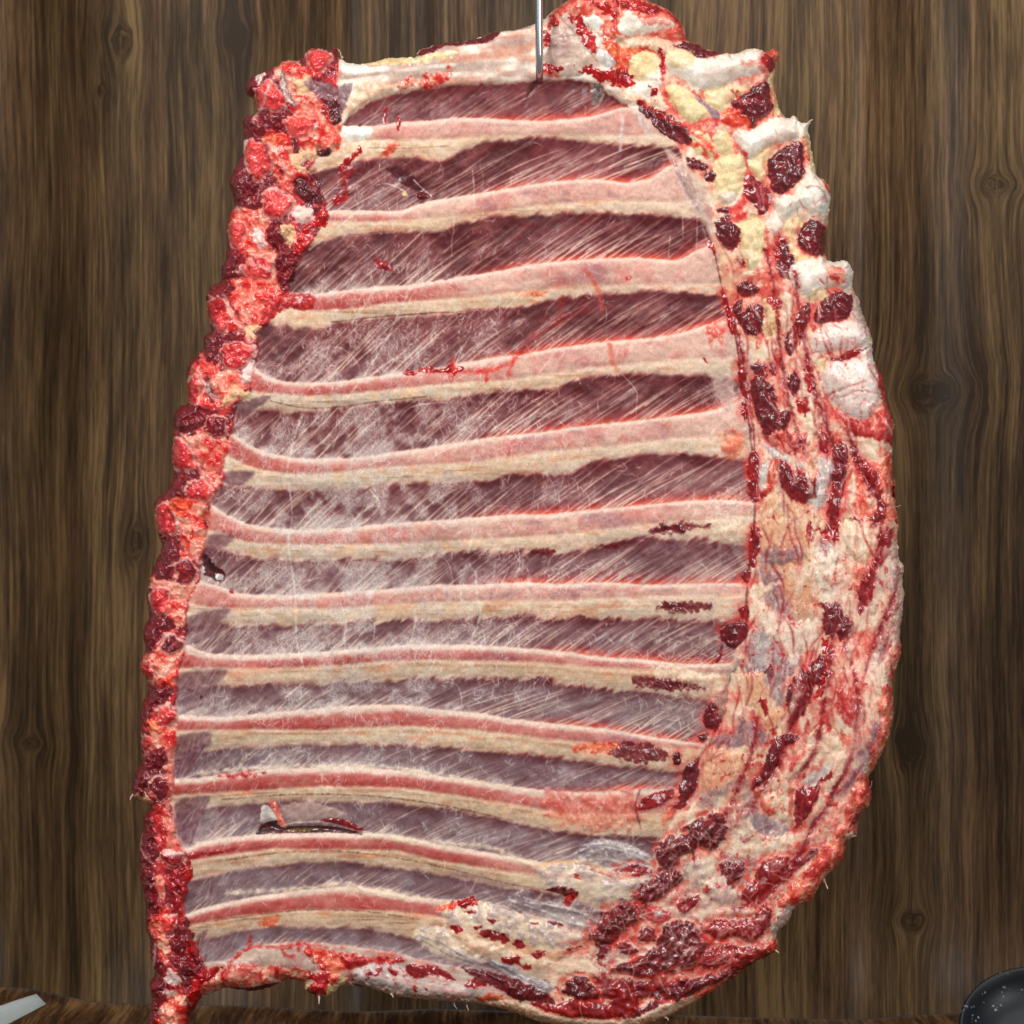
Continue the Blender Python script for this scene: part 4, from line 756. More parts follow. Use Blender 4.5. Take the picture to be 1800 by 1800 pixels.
stamp('E', 'mus', "415,1100 480,1060 590,1060 575,1150 500,1225 430,1180", h=5, name='muscle_patch', rag=1.6); stamp('E', 'mus', "445,1460 468,1530 435,1660 385,1735 320,1715 308,1640 375,1540", h=6, name='muscle_patch', rag=1.6)
stamp('E', 'mus', "530,1650 562,1640 562,1752 530,1752", h=2); stamp('E', 'cream', "480,1380 540,1380 540,1480 500,1500", h=2, soft=2)
stamp('E', 'lump', "1165,430 1390,430 1425,500 1390,650 1330,700 1250,650 1190,570", h=6, name='fat_lobe'); stamp('E', 'lump', "1020,620 1090,560 1140,640 1200,740 1180,820 1060,880 1020,820", h=6, rag=3, name='fat_lobe')
stamp('E', 'gmus', "1040,540 1100,560 1090,640 1040,640", h=0, soft=3); stamp('E', 'rim', "1180,640 1330,660 1310,800 1280,900 1200,860 1110,800 1130,760", h=2, soft=4, rag=5, a=.6)
for s in ["965,470 1012,465 1000,560 970,545", "1020,460 1062,490 1160,425 1150,510 1090,570 1050,520"]: stamp('E', 'blood', s, h=2, rag=4)
for s in ["1400,480 1490,480 1480,580 1450,690 1380,690 1420,580", "1325,760 1395,715 1380,860 1340,955 1290,920 1280,860", "1280,955 1315,960 1300,1005", "1400,1170 1430,1100 1490,1095 1450,1200 1410,1265 1370,1210", "1500,950 1555,880 1540,950 1480,1020 1440,1030", "1470,1210 1525,1200 1520,1232 1480,1235", "1480,1080 1530,1040 1510,1090"]: stamp('E', 'musr', s, h=3, rag=1.8, name='muscle_patch')
stamp('E', 'mem', "1400,700 1540,640 1560,800 1440,860 1380,1000 1320,1060 1340,960 1390,860", h=3, soft=3, a=.8)
stamp('E', 'mus', "1030,940 1130,925 1200,1010 1255,1070 1245,1165 1140,1155 1060,1090 1075,990", h=8, name='muscle_patch', rag=2)
stamp('E', 'mus', "965,1370 1000,1310 1060,1265 1085,1340 1065,1435 990,1435", h=6, name='muscle_patch'); stamp('E', 'blood', "1050,1160 1110,1165 1118,1300 1080,1420 1060,1520 1010,1540 1040,1420 1075,1330", h=3, rag=2)
stamp('E', 'mus', "842,1480 880,1395 945,1375 1000,1450 960,1600 920,1660 850,1650", h=8, name='muscle_patch', rag=2); stamp('E', 'musr', "830,1640 890,1650 870,1700 840,1680", h=1)
stamp('E', 'lump', "1100,1230 1200,1180 1240,1260 1200,1380 1110,1440", h=4, a=.8); stamp('E', 'redp', "1150,1510 1290,1520 1335,1640 1290,1750 1200,1710 1150,1600", h=4, rag=4, soft=3, a=.75); stamp('E', 'musr', "1240,1530 1310,1560 1320,1640 1260,1620", h=1, rag=4, soft=2, a=.7)
for s in ["1230,1380 1160,1480 1180,1560", "1000,1560 1060,1600 1040,1700 1010,1720", "960,1650 950,1760 920,1800", "1060,1620 1110,1720", "1180,1240 1260,1240 1310,1280", "1100,1480 1180,1420 1260,1400"]: line('E', c3(196, 24, 20), s, 3.6, .8, rag=4)
stamp('E', 'silv', "1380,1230 1450,1210 1430,1310 1380,1330", h=0, soft=4, a=.6); stamp('E', 'rim', "1450,1490 1540,1340 1560,1420 1530,1620 1420,1660", h=4, soft=3, rag=3)
# low right
for t_, s_, m_, a_ in [('E', "1430,600 1560,560 1590,880 1570,1130 1575,1250 1530,1400 1525,1620 1500,1800 1380,1800 1420,1500 1460,1300 1440,1100 1500,900", 'mem', .7),
                      ('E', "1480,1240 1570,1180 1560,1300 1525,1420 1525,1650 1500,1800 1440,1800 1430,1640 1480,1450", 'rim', .8),
                      ('E', "1110,1200 1330,1180 1340,1420 1300,1560 1120,1600 1090,1400", 'pink', .45), ('E', "1020,560 1180,600 1200,900 1050,930 990,800", 'fatw', .5),
                      ('F', "700,380 900,400 880,640 760,720 600,640 600,480", 'peach', .6), ('F', "1350,440 1480,330 1600,200 1650,300 1560,480 1440,620 1330,700 1290,640", 'mem', .6),
                      ('F', "640,0 760,0 780,120 860,200 800,260 700,200", 'cream', .6), ('F', "1000,860 1180,870 1300,760 1420,640 1500,640 1440,780 1290,940 1100,1080 1020,1180 1000,1240 940,1240 1040,1100 1120,980", 'pink', .6)]:
    stamp(t_, m_, s_, h=2, rag=5, soft=6, a=a_, groove=0)
stamp('F', 'lump', "900,620 980,560 1040,460 1100,350 1180,320 1210,460 1130,560 1150,680 1130,830 1030,790 940,700", h=8, rag=3, name='fat_lobe')
stamp('F', 'lump', "1200,300 1330,260 1400,380 1300,420 1200,420", h=5, rag=4, name='fat_lobe'); stamp('F', 'cream', "1310,420 1420,400 1420,520 1350,600 1260,760 1160,870 1120,840 1240,740 1270,600", h=3, soft=3)
for s in ["1000,330 1100,285 1150,312 1070,375 1035,460 980,530 905,605 885,570 950,480", "580,300 650,290 600,335"]: stamp('F', 'mus', s, h=5, rag=2, name='muscle_patch')
stamp('F', 'musr', "1135,640 1190,600 1270,598 1240,700 1185,790 1125,835 1150,740", h=6, name='muscle_patch'); stamp('F', 'musr', "1240,572 1330,508 1345,540 1260,592", h=2, name='muscle_patch')
stamp('F', 'wsil', "1170,585 1320,465 1340,500 1230,592", h=3); line('F', c3(200, 24, 22), "1210,220 1180,380 1130,460 1100,500 1120,440", 4, .9, rag=3)
stamp('F', 'orng', "900,640 960,650 1000,720 1020,790 930,700", h=2, rag=4, a=.8); stamp('F', 'rim', "1310,640 1370,680 1370,710 1320,700", h=2, rag=3)
stamp('F', 'silv', "870,700 960,760 1110,830 1090,880 990,890 900,830 850,760", h=0, soft=3); stamp('F', 'gmus', "880,740 960,770 1070,840 1060,880 980,880 900,830", h=0, soft=3, a=.7)
stamp('F', 'peach', "590,600 620,400 680,370 850,400 960,400 880,540 880,620 820,700 720,650 620,640", h=3, soft=4, a=.8, name='membrane'); stamp('F', 'silv', "580,640 700,600 760,620 660,720 580,720", h=0, soft=5, a=.7)
stamp('F', 'gmus', "740,560 880,560 880,740 800,640", h=0, soft=5, a=.5); stamp('F', 'gmus', "640,330 800,280 820,240 900,230 1000,320 960,350 820,370 700,360", h=0, soft=4, a=.8)
stamp('F', 'rim', "660,740 780,700 860,730 830,860 780,840 700,790", h=2, rag=4, soft=2.5, a=.8); stamp('F', 'cream', "480,740 640,730 560,800 480,880 430,900 400,860", h=4, rag=3)
stamp('F', 'orng', "370,760 440,700 430,780 380,830", h=1, soft=4, a=.6)
stamp('F', 'mus', "630,760 700,738 742,860 700,930 690,950 620,952 560,900 495,830 560,790", h=8, name='muscle_patch'); stamp('F', 'mus', "345,930 420,885 520,880 560,950 480,990 410,1065 345,1065 385,980", h=7, name='muscle_patch')
stamp('F', 'musr', "360,1090 460,1080 495,1140 400,1195 330,1185 370,1120", h=5, name='muscle_patch'); stamp('F', 'mus', "225,1225 330,1160 420,1180 370,1245 280,1265", h=5, name='muscle_patch'); stamp('F', 'mus', "470,220 520,200 590,160 560,300 500,420 570,420 550,620 480,690 465,600 540,460", h=3, a=0)
stamp('F', 'mus', "500,500 580,430 575,560 540,660 475,690 470,620", h=5, name='muscle_patch'); stamp('F', 'musr', "230,720 290,650 440,610 400,680 300,725", h=2, name='muscle_patch'); stamp('F', 'musr', "440,690 520,680 500,720 450,730", h=2); stamp('F', 'mus', "435,415 470,400 475,460 445,465", h=2)
line('F', c3(226, 190, 160), "620,780 660,850 700,900", 3, .8, h=2)
for s in ["820,895 870,880 862,930", "918,905 970,890 962,940", "700,980 740,960 730,1010"]: stamp('F', 'blood', s, h=3)
stamp('F', 'cream', "440,1050 540,950 700,960 690,1040 600,1180 520,1120 450,1100", h=3, rag=5, soft=3, a=.8); stamp('F', 'musr', "530,950 570,990 595,1065 555,1040", h=2)
stamp('F', 'silv', "740,960 900,1000 960,1000 860,1120 820,1180 760,1130 700,1080", h=2, soft=3, name='silver_skin'); stamp('F', 'flank', "600,1150 780,1170 835,1240 700,1285 640,1240", h=4, rag=3, name='silver_skin')
stamp('F', 'mus', "705,1040 820,1030 845,1070 770,1160 720,1090", h=3, name='muscle_patch', rag=3); stamp('F', 'musr', "950,1030 1100,995 1060,1100 950,1200 850,1255 840,1195 920,1120", h=7, rag=1.4, name='brisket_muscle')
stamp('F', 'mus', "1100,1060 1230,965 1255,985 1140,1085 1060,1150", h=3, name='muscle_patch'); stamp('F', 'cream', "730,960 830,925 1000,900 1100,855 1165,865 1060,960 900,995 760,1000", h=4, rag=3)
stamp('F', 'cream', "1070,1050 1110,1040 1050,1160 1020,1180", h=2, soft=2)
stamp('F', 'flank', "420,1180 560,1180 640,1260 560,1360 420,1330 380,1240", h=3, rag=5, a=.8); stamp('F', 'musr', "450,1290 500,1240 590,1210 572,1270 500,1332", h=4, name='muscle_patch', rag=1)
stamp('F', 'redp', "265,1305 330,1275 400,1315 395,1375 310,1385", h=4); ell('F', 'silv', 350, 1330, 25, 18, h=0); stamp('F', 'rim', "170,1300 230,1270 200,1380 180,1390", h=4)
stamp('F', 'cream', "600,1340 740,1300 900,1290 890,1350 750,1375 640,1380", h=5, rag=4, soft=2)
stamp('F', 'musr', "600,1415 700,1370 880,1355 960,1275 992,1300 985,1400 900,1485 780,1462 720,1485 640,1465", h=8, rag=2, name='brisket_muscle')
stamp('F', 'flank', "620,1490 760,1490 940,1490 1040,1500 1000,1560 800,1520 640,1530", h=4, rag=4); stamp('F', 'musr', "595,1600 650,1530 800,1515 1010,1555 940,1625 700,1625 620,1640", h=5, rag=2.5, name='brisket_muscle')
stamp('F', 'flank', "0,1520 200,1540 420,1480 640,1560 600,1700 560,1720 200,1700 0,1660", h=2, soft=4, rag=5)
stamp('F', 'mus', "345,1460 420,1385 540,1380 625,1480 612,1560 440,1665 375,1640 420,1550", h=7, name='brisket_muscle', rag=2); stamp('F', 'musr', "65,1640 160,1600 280,1560 400,1515 425,1550 340,1675 220,1685", h=7, name='brisket_muscle', rag=1.5)
for s in ["0,1440 80,1360 170,1290 182,1350 110,1450 20,1500", "110,1520 160,1485 235,1540 180,1575", "230,1420 320,1415 335,1480 250,1492"]: stamp('F', 'mus', s, h=4, rag=2.5, name='muscle_patch')
for s in ["420,1560 520,1440", "470,1590 580,1450", "400,1470 330,1540"]: line('F', c3(214, 196, 188), s, 2.4, .7)
stamp('F', 'redp', "190,1730 350,1685 530,1685 515,1740 400,1765 260,1775", h=4, rag=3, name='muscle_patch')
stamp('G', 'mus', "1310,1010 1400,950 1500,885 1505,960 1390,1050 1320,1065", h=6, name='muscle_patch'); 
stamp('G', 'mus', "640,1205 760,1225 900,1255 1000,1310 1085,1350 960,1375 860,1335 830,1275", h=5, name='brisket_muscle'); stamp('G', 'musr', "1000,1385 1130,1400 1250,1355 1400,1385 1425,1462 1280,1465 1130,1445", h=5, name='brisket_muscle')
stamp('G', 'mus', "1190,1285 1260,1250 1345,1320 1335,1362 1180,1335", h=4, name='muscle_patch'); stamp('G', 'mus', "1430,1290 1520,1268 1565,1330 1560,1425 1480,1465 1430,1420", h=4, name='muscle_patch')
stamp('G', 'mus', "1480,1480 1620,1390 1760,1330 1850,1290 1850,1340 1700,1430 1560,1475", h=4, name='brisket_muscle')
stamp('G', 'orng', "690,1370 760,1340 850,1350 900,1380 800,1385 740,1385", h=2, rag=3); stamp('G', 'cream', "760,1390 900,1370 1060,1420 1300,1475 1500,1475 1800,1360 1810,1400 1650,1500 1400,1540 1060,1500 880,1445", h=4, rag=1.5, name='fat_rim')
line('G', c3(196, 50, 30), "1020,1400 1130,1450 1280,1465 1400,1465", 2.5, .8)
stamp('F', 'mus', "350,1800 480,1740 620,1705 900,1615 985,1590 850,1665 640,1742 500,1800", h=4, name='brisket_muscle')
stamp('F', 'mus', "0,1380 60,1300 150,1260 250,1270 280,1330 200,1400 110,1450 40,1560 0,1600", h=4, rag=3, name='brisket_muscle')
stamp('F', 'musr', "560,1430 620,1380 640,1470 700,1500 640,1560 560,1640 480,1680 520,1560", h=3, rag=3, a=.85)
stamp('F', 'mus', "0,1660 60,1650 180,1700 330,1700 480,1700 560,1740 350,1800 150,1830 0,1800", h=3, rag=4, a=.8)
stamp('F', 'flank', "20,1600 180,1560 160,1620 300,1700 200,1720 60,1700", h=3, rag=4, a=.8)
for s_ in ["330,1230 420,1160 520,1080 480,1010 560,960 500,900 380,960 330,1080 240,1180 120,1270 40,1360 0,1420 60,1420 200,1310", "640,1440 560,1500 460,1640 560,1640 660,1600 900,1600 990,1560 820,1530 660,1520 720,1480"]:
    stamp('F', 'mus', s_, h=3, rag=5, soft=3, a=.75)
stamp('F', 'musr', "860,1240 960,1180 1060,1090 1120,1000 1180,960 1120,1080 1010,1190 960,1260 880,1290", h=3, rag=3, a=.85)
for s_ in ["700,700 840,720 900,820 820,900 740,830", "440,1060 560,1030 640,1120 600,1190 500,1170 440,1120", "560,1060 640,1000 720,1100 820,1180 830,1245 700,1290 620,1210"]: stamp('F', 'fatw' if 0 else 'flank', s_, h=3, rag=4, soft=3, a=.7)
for s_ in ["540,950 600,1040 640,1130 700,1200", "740,960 900,900 1060,900 1160,870", "560,1350 700,1320 880,1310", "430,1320 560,1400 640,1480", "300,1700 440,1640 620,1570", "620,1500 800,1500 1000,1500", "0,1680 150,1700 330,1690 500,1690"]: line('F', c3(232, 214, 190), s_, 6, .75, h=3, rag=4)
for s_ in ["190,1680 330,1675 430,1640", "860,1250 960,1200 1050,1100", "330,1180 400,1195 470,1160", "640,1460 780,1465 900,1480"]: line('F', c3(206, 44, 30), s_, 4, .7, h=0, rag=2)
stamp('F', 'rim', "560,1810 650,1735 900,1638 860,1690 720,1762 640,1815", h=5, rag=2, name='fat_rim')
stamp('F', 'rim', "1520,520 1600,560 1600,660 1540,760 1500,880 1430,1010 1340,1110 1280,1220 1240,1275 1100,1295 1030,1250 1180,1080 1290,950 1400,820 1440,640", h=7, w=14, rag=2.4, name='fat_rim')
for s in ["1410,830 1480,760 1500,800 1460,880", "1430,650 1500,610 1560,620 1500,640", "1280,900 1330,880 1300,980", "1180,1080 1260,1050 1200,1120"]: stamp('F', 'redp', s, h=2, rag=4, soft=2.5, a=.7)
stamp('F', 'musr', "1450,760 1500,750 1500,800 1460,810", h=2); stamp('F', 'fatw', "1440,850 1500,880 1480,910 1430,900", h=3)
for s in ["1380,620 1300,740 1240,800", "1540,430 1450,560 1400,640", "1600,240 1560,360 1500,400"]: stamp_l = line('F', c3(96, 40, 60), s, 7, .7, h=-1, rag=3)
stamp('F', 'flank', "1000,1400 1060,1300 1150,1300 1110,1380 1040,1455 990,1440", h=4, rag=2, name='fat_rim'); stamp('F', 'rim', "950,1500 1040,1480 1045,1545 1000,1580 940,1560", h=3, rag=3)
stamp('F', 'rim', "1600,60 1700,40 1700,300 1660,380 1610,480 1560,540 1560,420 1620,260", h=4, soft=3, rag=3, name='fat_rim', a=.8)

# fray every traced edge along the grain of the meat: shapes are pulled along the local fibre direction
def resample(dx, dy):
    fx = np.clip((X + dx - GX0) / G, 0, nx - 1.01); fy = np.clip((Y + dy - GY0) / G, 0, ny - 1.01)
    ix = fx.astype(np.int32); iy = fy.astype(np.int32); fx = (fx - ix)[..., None]; fy = (fy - iy)[..., None]
    S = np.concatenate([C, H[..., None], R[..., None]], -1)
    o = (S[iy, ix] * (1 - fx) + S[iy, ix + 1] * fx) * (1 - fy) + (S[iy + 1, ix] * (1 - fx) + S[iy + 1, ix + 1] * fx) * fy
    return o[..., :3].copy(), o[..., 3].copy(), o[..., 4].copy(), LAB[np.round(iy + fy[..., 0]).astype(int), np.round(ix + fx[..., 0]).astype(int)]
DS = sdf(smooth_poly(OUT[::4], True, 2), ALL); DS = blur1(blur1(DS, 41, 0), 41, 1)
ty_, tx_ = np.gradient(DS, G); tl = np.sqrt(tx_ ** 2 + ty_ ** 2) + 1e-6; TX, TY = -ty_ / tl, tx_ / tl          # along the rim
low = sm(1150, 1450, Y)
rt = sm(-6, 14, X - cutx); bot = sm(1640, 1720, Y - 0.0 * X) * sm(640, 720, X)
rt = np.maximum(rt, np.maximum(bot, sm(1450, 1560, Y) * sm(900, 1000, X)))
ALO = Y - 0.5 * (X - 1500) * low
e1 = vn(DS / 4.0, ALO / 40, 101) + .9 * vn(DS / 8, ALO / 60, 102) + .4 * vn(DS / 2.2, ALO / 18, 103)
amp = rt * (0.6 + 4.6 * sm(650, 1000, Y)) * sm(40, 120, Y) * (1 - .35 * low)
wr = rt * (.6 + .3 * sm(600, 900, Y) - .3 * low); dx = TX * e1 * amp + wr * (3.2 * N12b + 1.6 * N6b); dy = TY * e1 * amp + wr * (3.2 * N12 + 1.6 * N6)
spz = sm(10, -4, X - spx) * (X < 620)
dx = dx + spz * (3.0 * N12b + 2.4 * N6b); dy = dy + spz * (3.0 * N12 + 2.4 * N6)
C, H, R, LAB = resample(dx, dy)
stk = (vn(DS / 2.4, ALO / 34, 111) * .6 + vn(DS / 4.5, ALO / 50, 112) * .6) * rt * (0.2 + 0.8 * sm(600, 900, Y))
pale = sm(.45, .7, C[..., 1])
C *= (1 + 0.08 * stk)[..., None]
C += (c3(206, 96, 84) - C) * (0.35 * sm(.35, .8, stk + .3 * N25) * pale)[..., None]
C += (c3(246, 224, 204) - C) * (0.5 * sm(.35, .8, -stk + .3 * N12) * sm(0, .3, rt))[..., None] * (0.4 + 0.6 * pale)[..., None]
H += 0.8 * stk
for s_ in ["1230,600 1340,560 1500,590 1625,645", "1260,560 1400,545 1540,580 1630,620", "1240,640 1400,630 1600,665", "960,830 1100,870 1240,900 1350,960", "900,850 1060,900 1200,960 1340,985", "1000,860 1150,880 1300,920", "400,1020 520,1060 640,1130 740,1175", "430,1050 560,1120 700,1170"]:
    line('G', c3(236, 228, 220), s_, 1.6, .6, h=.6, rag=2); line('G', c3(110, 96, 108), ' '.join('%s,%d' % (q_.split(',')[0], int(q_.split(',')[1]) + 12) for q_ in s_.split()), 1.6, .5, h=-.4, rag=2)
gf = np.random.default_rng(303)
def folds(n, x0, x1, y0, y1, ln, wd, al):
    x = gf.uniform(x0, x1, n); y = gf.uniform(y0, y1, n); L_ = ln * gf.uniform(.4, 1.5, n); a0 = al * gf.uniform(.4, 1, n); sgn = np.where(gf.random(n) < .5, 1, -1); P_, A_ = [], []; dr = gf.normal(0, .22, n)
    for i in range(int(ln * 1.5 / 1.1)):
        ii_ = np.clip(((x - GX0) / G).astype(int), 0, nx - 1); jj_ = np.clip(((y - GY0) / G).astype(int), 0, ny - 1)
        tx, ty = TX[jj_, ii_] * sgn, TY[jj_, ii_] * sgn; wv = .28 * np.sin(i / 13.0 + np.arange(n)) + dr
        c_, s_ = np.cos(wv), np.sin(wv); x = x + 1.1 * (tx * c_ - ty * s_); y = y + 1.1 * (tx * s_ + ty * c_); lv = i * 1.1 < L_
        P_.append(np.stack([x, y], 1)[lv]); A_.append((a0 * np.sin(np.pi * np.clip(i * 1.1 / L_, .03, .97)) ** .6)[lv])
    return splat(np.vstack(P_), np.concatenate(A_).astype(np.float32), wd)
fz = rt * sm(330, 560, Y) * sm(1.0, .8, C[..., 1]) * (1 - .6 * low)
F1 = folds(230, 1180, 1600, 480, 1780, 75, 2.4, 1.0) * fz; F2 = folds(260, 1180, 1600, 480, 1780, 60, 2.6, 1.0) * fz; F3 = folds(60, 960, 1560, 1250, 1780, 120, 4.2, 1.0) * fz
C += (c3(150, 26, 30) - C) * np.clip(F1 * .75, 0, 1)[..., None]; H -= 3.0 * F1
C += (c3(110, 18, 28) - C) * np.clip(F3 * .35, 0, 1)[..., None]; H -= 2.0 * F3
C += (c3(250, 226, 206) - C) * np.clip(F2 * .7, 0, 1)[..., None]; H += 2.0 * F2
# the broad dark muscle bands of the low corner
BIG = [('F', 'mus', "345,1460 420,1390 540,1380 625,1480 610,1560 440,1660 340,1680 220,1690 80,1650 170,1600 290,1560 330,1500"), ('F', 'musr', "600,1415 700,1370 880,1355 960,1275 992,1300 985,1400 900,1485 780,1465 720,1485 640,1465"),
       ('F', 'musr', "960,1030 1100,1000 1060,1100 950,1200 850,1255 835,1200 900,1120"), ('F', 'musr', "595,1600 650,1530 800,1515 1000,1555 940,1625 760,1650 620,1650"), ('F', 'mus', "300,1800 480,1730 620,1690 900,1610 960,1600 850,1665 640,1745 520,1810"),
       ('F', 'mus', "350,930 480,890 560,800 640,755 720,760 740,860 690,950 580,950 480,1000 400,1070 345,1065"), ('F', 'mus', "360,1090 460,1080 495,1140 400,1200 300,1260 230,1225 330,1150"), ('F', 'mus', "0,1440 90,1360 170,1290 230,1300 170,1400 110,1460 20,1510"),
       ('G', 'mus', "640,1205 760,1225 900,1260 1000,1310 1080,1350 1130,1400 1000,1385 860,1335"), ('G', 'musr', "1000,1385 1130,1395 1250,1355 1400,1385 1430,1290 1520,1270 1565,1330 1560,1440 1430,1465 1280,1465 1130,1445"), ('G', 'mus', "1190,1285 1260,1250 1345,1320 1330,1370 1180,1335"),
       ('F', 'mus', "720,1040 820,1030 845,1080 770,1160 720,1100"), ('F', 'musr', "1140,640 1200,600 1270,600 1235,700 1180,790 1130,830"), ('F', 'mus', "1000,335 1100,290 1150,315 1060,380 1030,460 960,540 900,600 950,480")]
for t_, m_, s_ in BIG: stamp(t_, m_, s_, h=3, rag=3.5, soft=1.8, a=.88, groove=.5, w=14)
for s_ in ["420,1560 520,1440 600,1390", "470,1600 580,1460", "330,1600 430,1540 480,1500", "700,1460 760,1410", "820,1470 880,1400", "900,1440 950,1340", "880,1200 960,1120", "640,1620 760,1560", "380,960 440,930", "580,900 660,820"]:
    line('F', c3(222, 196, 182), s_, 2.2, .7, h=1, rag=3)
FS = hairs(420, 1200, 1640, 150, 90, 35, 30, 30, 3, .9, 1.3, 396) * low; C += (c3(226, 206, 190) - C) * np.clip(FS * .6, 0, 1)[..., None]; H += FS
for s_ in ["80,1650 170,1680 330,1690 430,1650", "860,1255 950,1205 1050,1105", "600,1470 720,1490 900,1490"]: line('F', c3(214, 48, 30), s_, 4, .75, rag=2)
for s_, w_ in [("1395,480 1405,560 1420,640 1440,720 1468,800 1466,880 1455,935", 6), ("1488,760 1510,820 1540,880 1548,905 1530,925", 7), ("1550,930 1540,985 1515,1045 1505,1075", 6), ("1462,1110 1456,1180 1444,1250 1430,1320 1402,1365", 7),
               ("1572,1040 1552,1085 1535,1130 1520,1175", 6), ("1425,1205 1395,1262 1372,1330 1340,1385 1322,1420", 9), ("1345,440 1362,520 1368,600 1380,680 1400,760 1415,800", 5), ("1290,560 1306,640 1320,730 1328,820", 4),
               ("1480,1120 1500,1190 1505,1260 1490,1340 1460,1400", 5), ("1420,1480 1380,1540 1330,1580 1290,1600", 7), ("1500,1300 1470,1380 1430,1450 1400,1500", 4), ("1330,1260 1322,1320 1290,1400 1270,1440", 5)]:
    line('O', c3(150, 22, 28), s_, w_, .8, h=-1.5, rag=4, ro=.3)
    line('O', c3(90, 12, 20), s_, w_ * .4, .6, h=-1.5, rag=4)
for s_, w_ in [("1415,820 1430,900 1425,980 1400,1040", 5), ("1500,940 1490,1010 1500,1080 1490,1150", 6), ("1545,1120 1520,1220 1500,1300 1470,1360", 6), ("1350,1100 1390,1150 1400,1220 1370,1280", 6), ("1380,480 1385,560 1400,640 1425,720", 4), ("1590,960 1580,1060 1570,1140", 5)]:
    line('O', c3(244, 222, 200), s_, w_, .75, h=2, rag=4)
# red specks, thin vessels and shreds of fat over the trimmed side
right_side = sm(0, 25, X - cutx) * sm(60, 90, Y + 0 * X)
white_ = sm(.86, .72, C[..., 1] + 0 * X)
sp = sm(0.62, 0.86, fbm(X / 9, Y / 11, 81) + 0.35 * N60) * right_side * white_
C += (c3(176, 30, 32) - C) * (0.75 * sp)[..., None]
web = np.clip(1 - np.abs(NW2 - NW1) / 0.07, 0, 1) * sm(-0.1, 0.5, N25 + 0.4 * N60) * right_side * white_
C += (c3(190, 44, 38) - C) * (0.6 * web)[..., None]; H -= 2.0 * web
lowr = sm(1330, 1480, Y) * sm(900, 1020, X)
FS = hairs(900, 1250, 1560, 170, 140, 25, 50, 30, 4, .9, 1.4, 96) * np.maximum(lowr, 0.0)
C += (c3(226, 212, 196) - C) * np.clip(FS * .75, 0, 1)[..., None]; H += FS * 1.2
FS = hairs(1100, 1400, 900, 90, 420, 80, 40, 24, 4, .9, 1.2, 97) * right_side
C += (c3(240, 214, 190) - C) * np.clip(FS * .45, 0, 1)[..., None]; H += FS * .8
FS = hairs(700, 1400, 900, 90, 420, 80, 40, 18, 5, .9, 1.2, 98) * right_side
C += (c3(170, 34, 34) - C) * np.clip(FS * .6, 0, 1)[..., None]; H -= FS * .5
FS = hairs(900, 370, 900, 130, 480, 80, 60, 12, 6, .9, 1.3, 99) * sa_
C += (c3(244, 176, 156) - C) * np.clip(FS * .55, 0, 1)[..., None]; H += FS * .8
def bl(a, w): return blur1(blur1(a, w, 0), w, 1)
Hs = bl(bl(H, 5), 5); kk = np.where(X > spx, .62 + .22 * rt * low, .25); H = H + (Hs - H) * kk
# fine tonal break-up everywhere
C *= (1 + 0.05 * N3 + 0.04 * N6b + 0.03 * N25)[..., None]
C[..., 2] *= 0.975; C[..., 1] *= 0.985; lum = C.mean(-1, keepdims=True); C = lum + (C - lum) * 1.06
C = np.clip(C, 0.01, 1) ** (1 + 0.10 * sm(.6, .25, lum) * rt[..., None] - 0.10 * spz[..., None])
ls = C.mean(-1, keepdims=True); C = C + ((ls + (C - ls) * 1.10) * np.array([1.0, .94, .94], np.float32) - C) * spz[..., None]
ch = (sm(-2, 6, np.minimum(X - spx, cutx - X)) * (1 - rt))[..., None]; lm = C.mean(-1, keepdims=True)
Cc = 0.53 + (C - 0.54) * 1.12; Cc = Cc.mean(-1, keepdims=True) + (Cc - Cc.mean(-1, keepdims=True)) * 0.94
C = C + (Cc - C) * ch
C = np.clip(C, 0.01, 0.985)
# FIELD END
# ------------------------------------------------------------------ field to meshes
def lin(c): return np.where(c <= 0.04045, c / 12.92, ((c + 0.055) / 1.055) ** 2.4)
ALB = lin(C) * 0.93
MAC = 20 * ((X - 860) / 520) ** 2 * sm(1800, 1200, Y) + 8 * N150           # the slab is slightly dished
Hh = H + MAC
HB = (Hh + np.roll(Hh, 1, 0) + np.roll(Hh, -1, 0) + np.roll(Hh, 1, 1) + np.roll(Hh, -1, 1)) / 5
RW = 26.0
q = np.clip(1 - DO / RW, 0, 1)
drop = 1 - np.sqrt(np.clip(1 - q * q, 0, 1))
Z = HB * (1 - drop) - 46 * drop
gy, gx = np.gradient(DO, G)
gl = np.sqrt(gx * gx + gy * gy) + 1e-6
out = np.clip(-DO, 0, 3)
XV = X + gx / gl * out; YV = Y + gy / gl * out
keep = DO > -1.35 * G
zy, zx = np.gradient(Z, G)
NRM = np.stack([-zx, -np.ones_like(zx), zy], -1); NRM /= np.linalg.norm(NRM, axis=-1, keepdims=True)   # x right, y back, z up
NRM[..., 0] = NRM[..., 0]

fk = keep[:-1, :-1] & keep[1:, :-1] & keep[:-1, 1:] & keep[1:, 1:]
FL = LAB[:-1, :-1]
cnt = np.bincount(FL[fk].ravel(), minlength=len(PARTS) + 1)
small = cnt < 26
NEARB = {}
base_lab = np.where(X[:-1, :-1] < cutx[:-1], np.where(X[:-1, :-1] < spx[:-1], LS, lf), L_BR)
FL = np.where(small[FL], base_lab, FL)

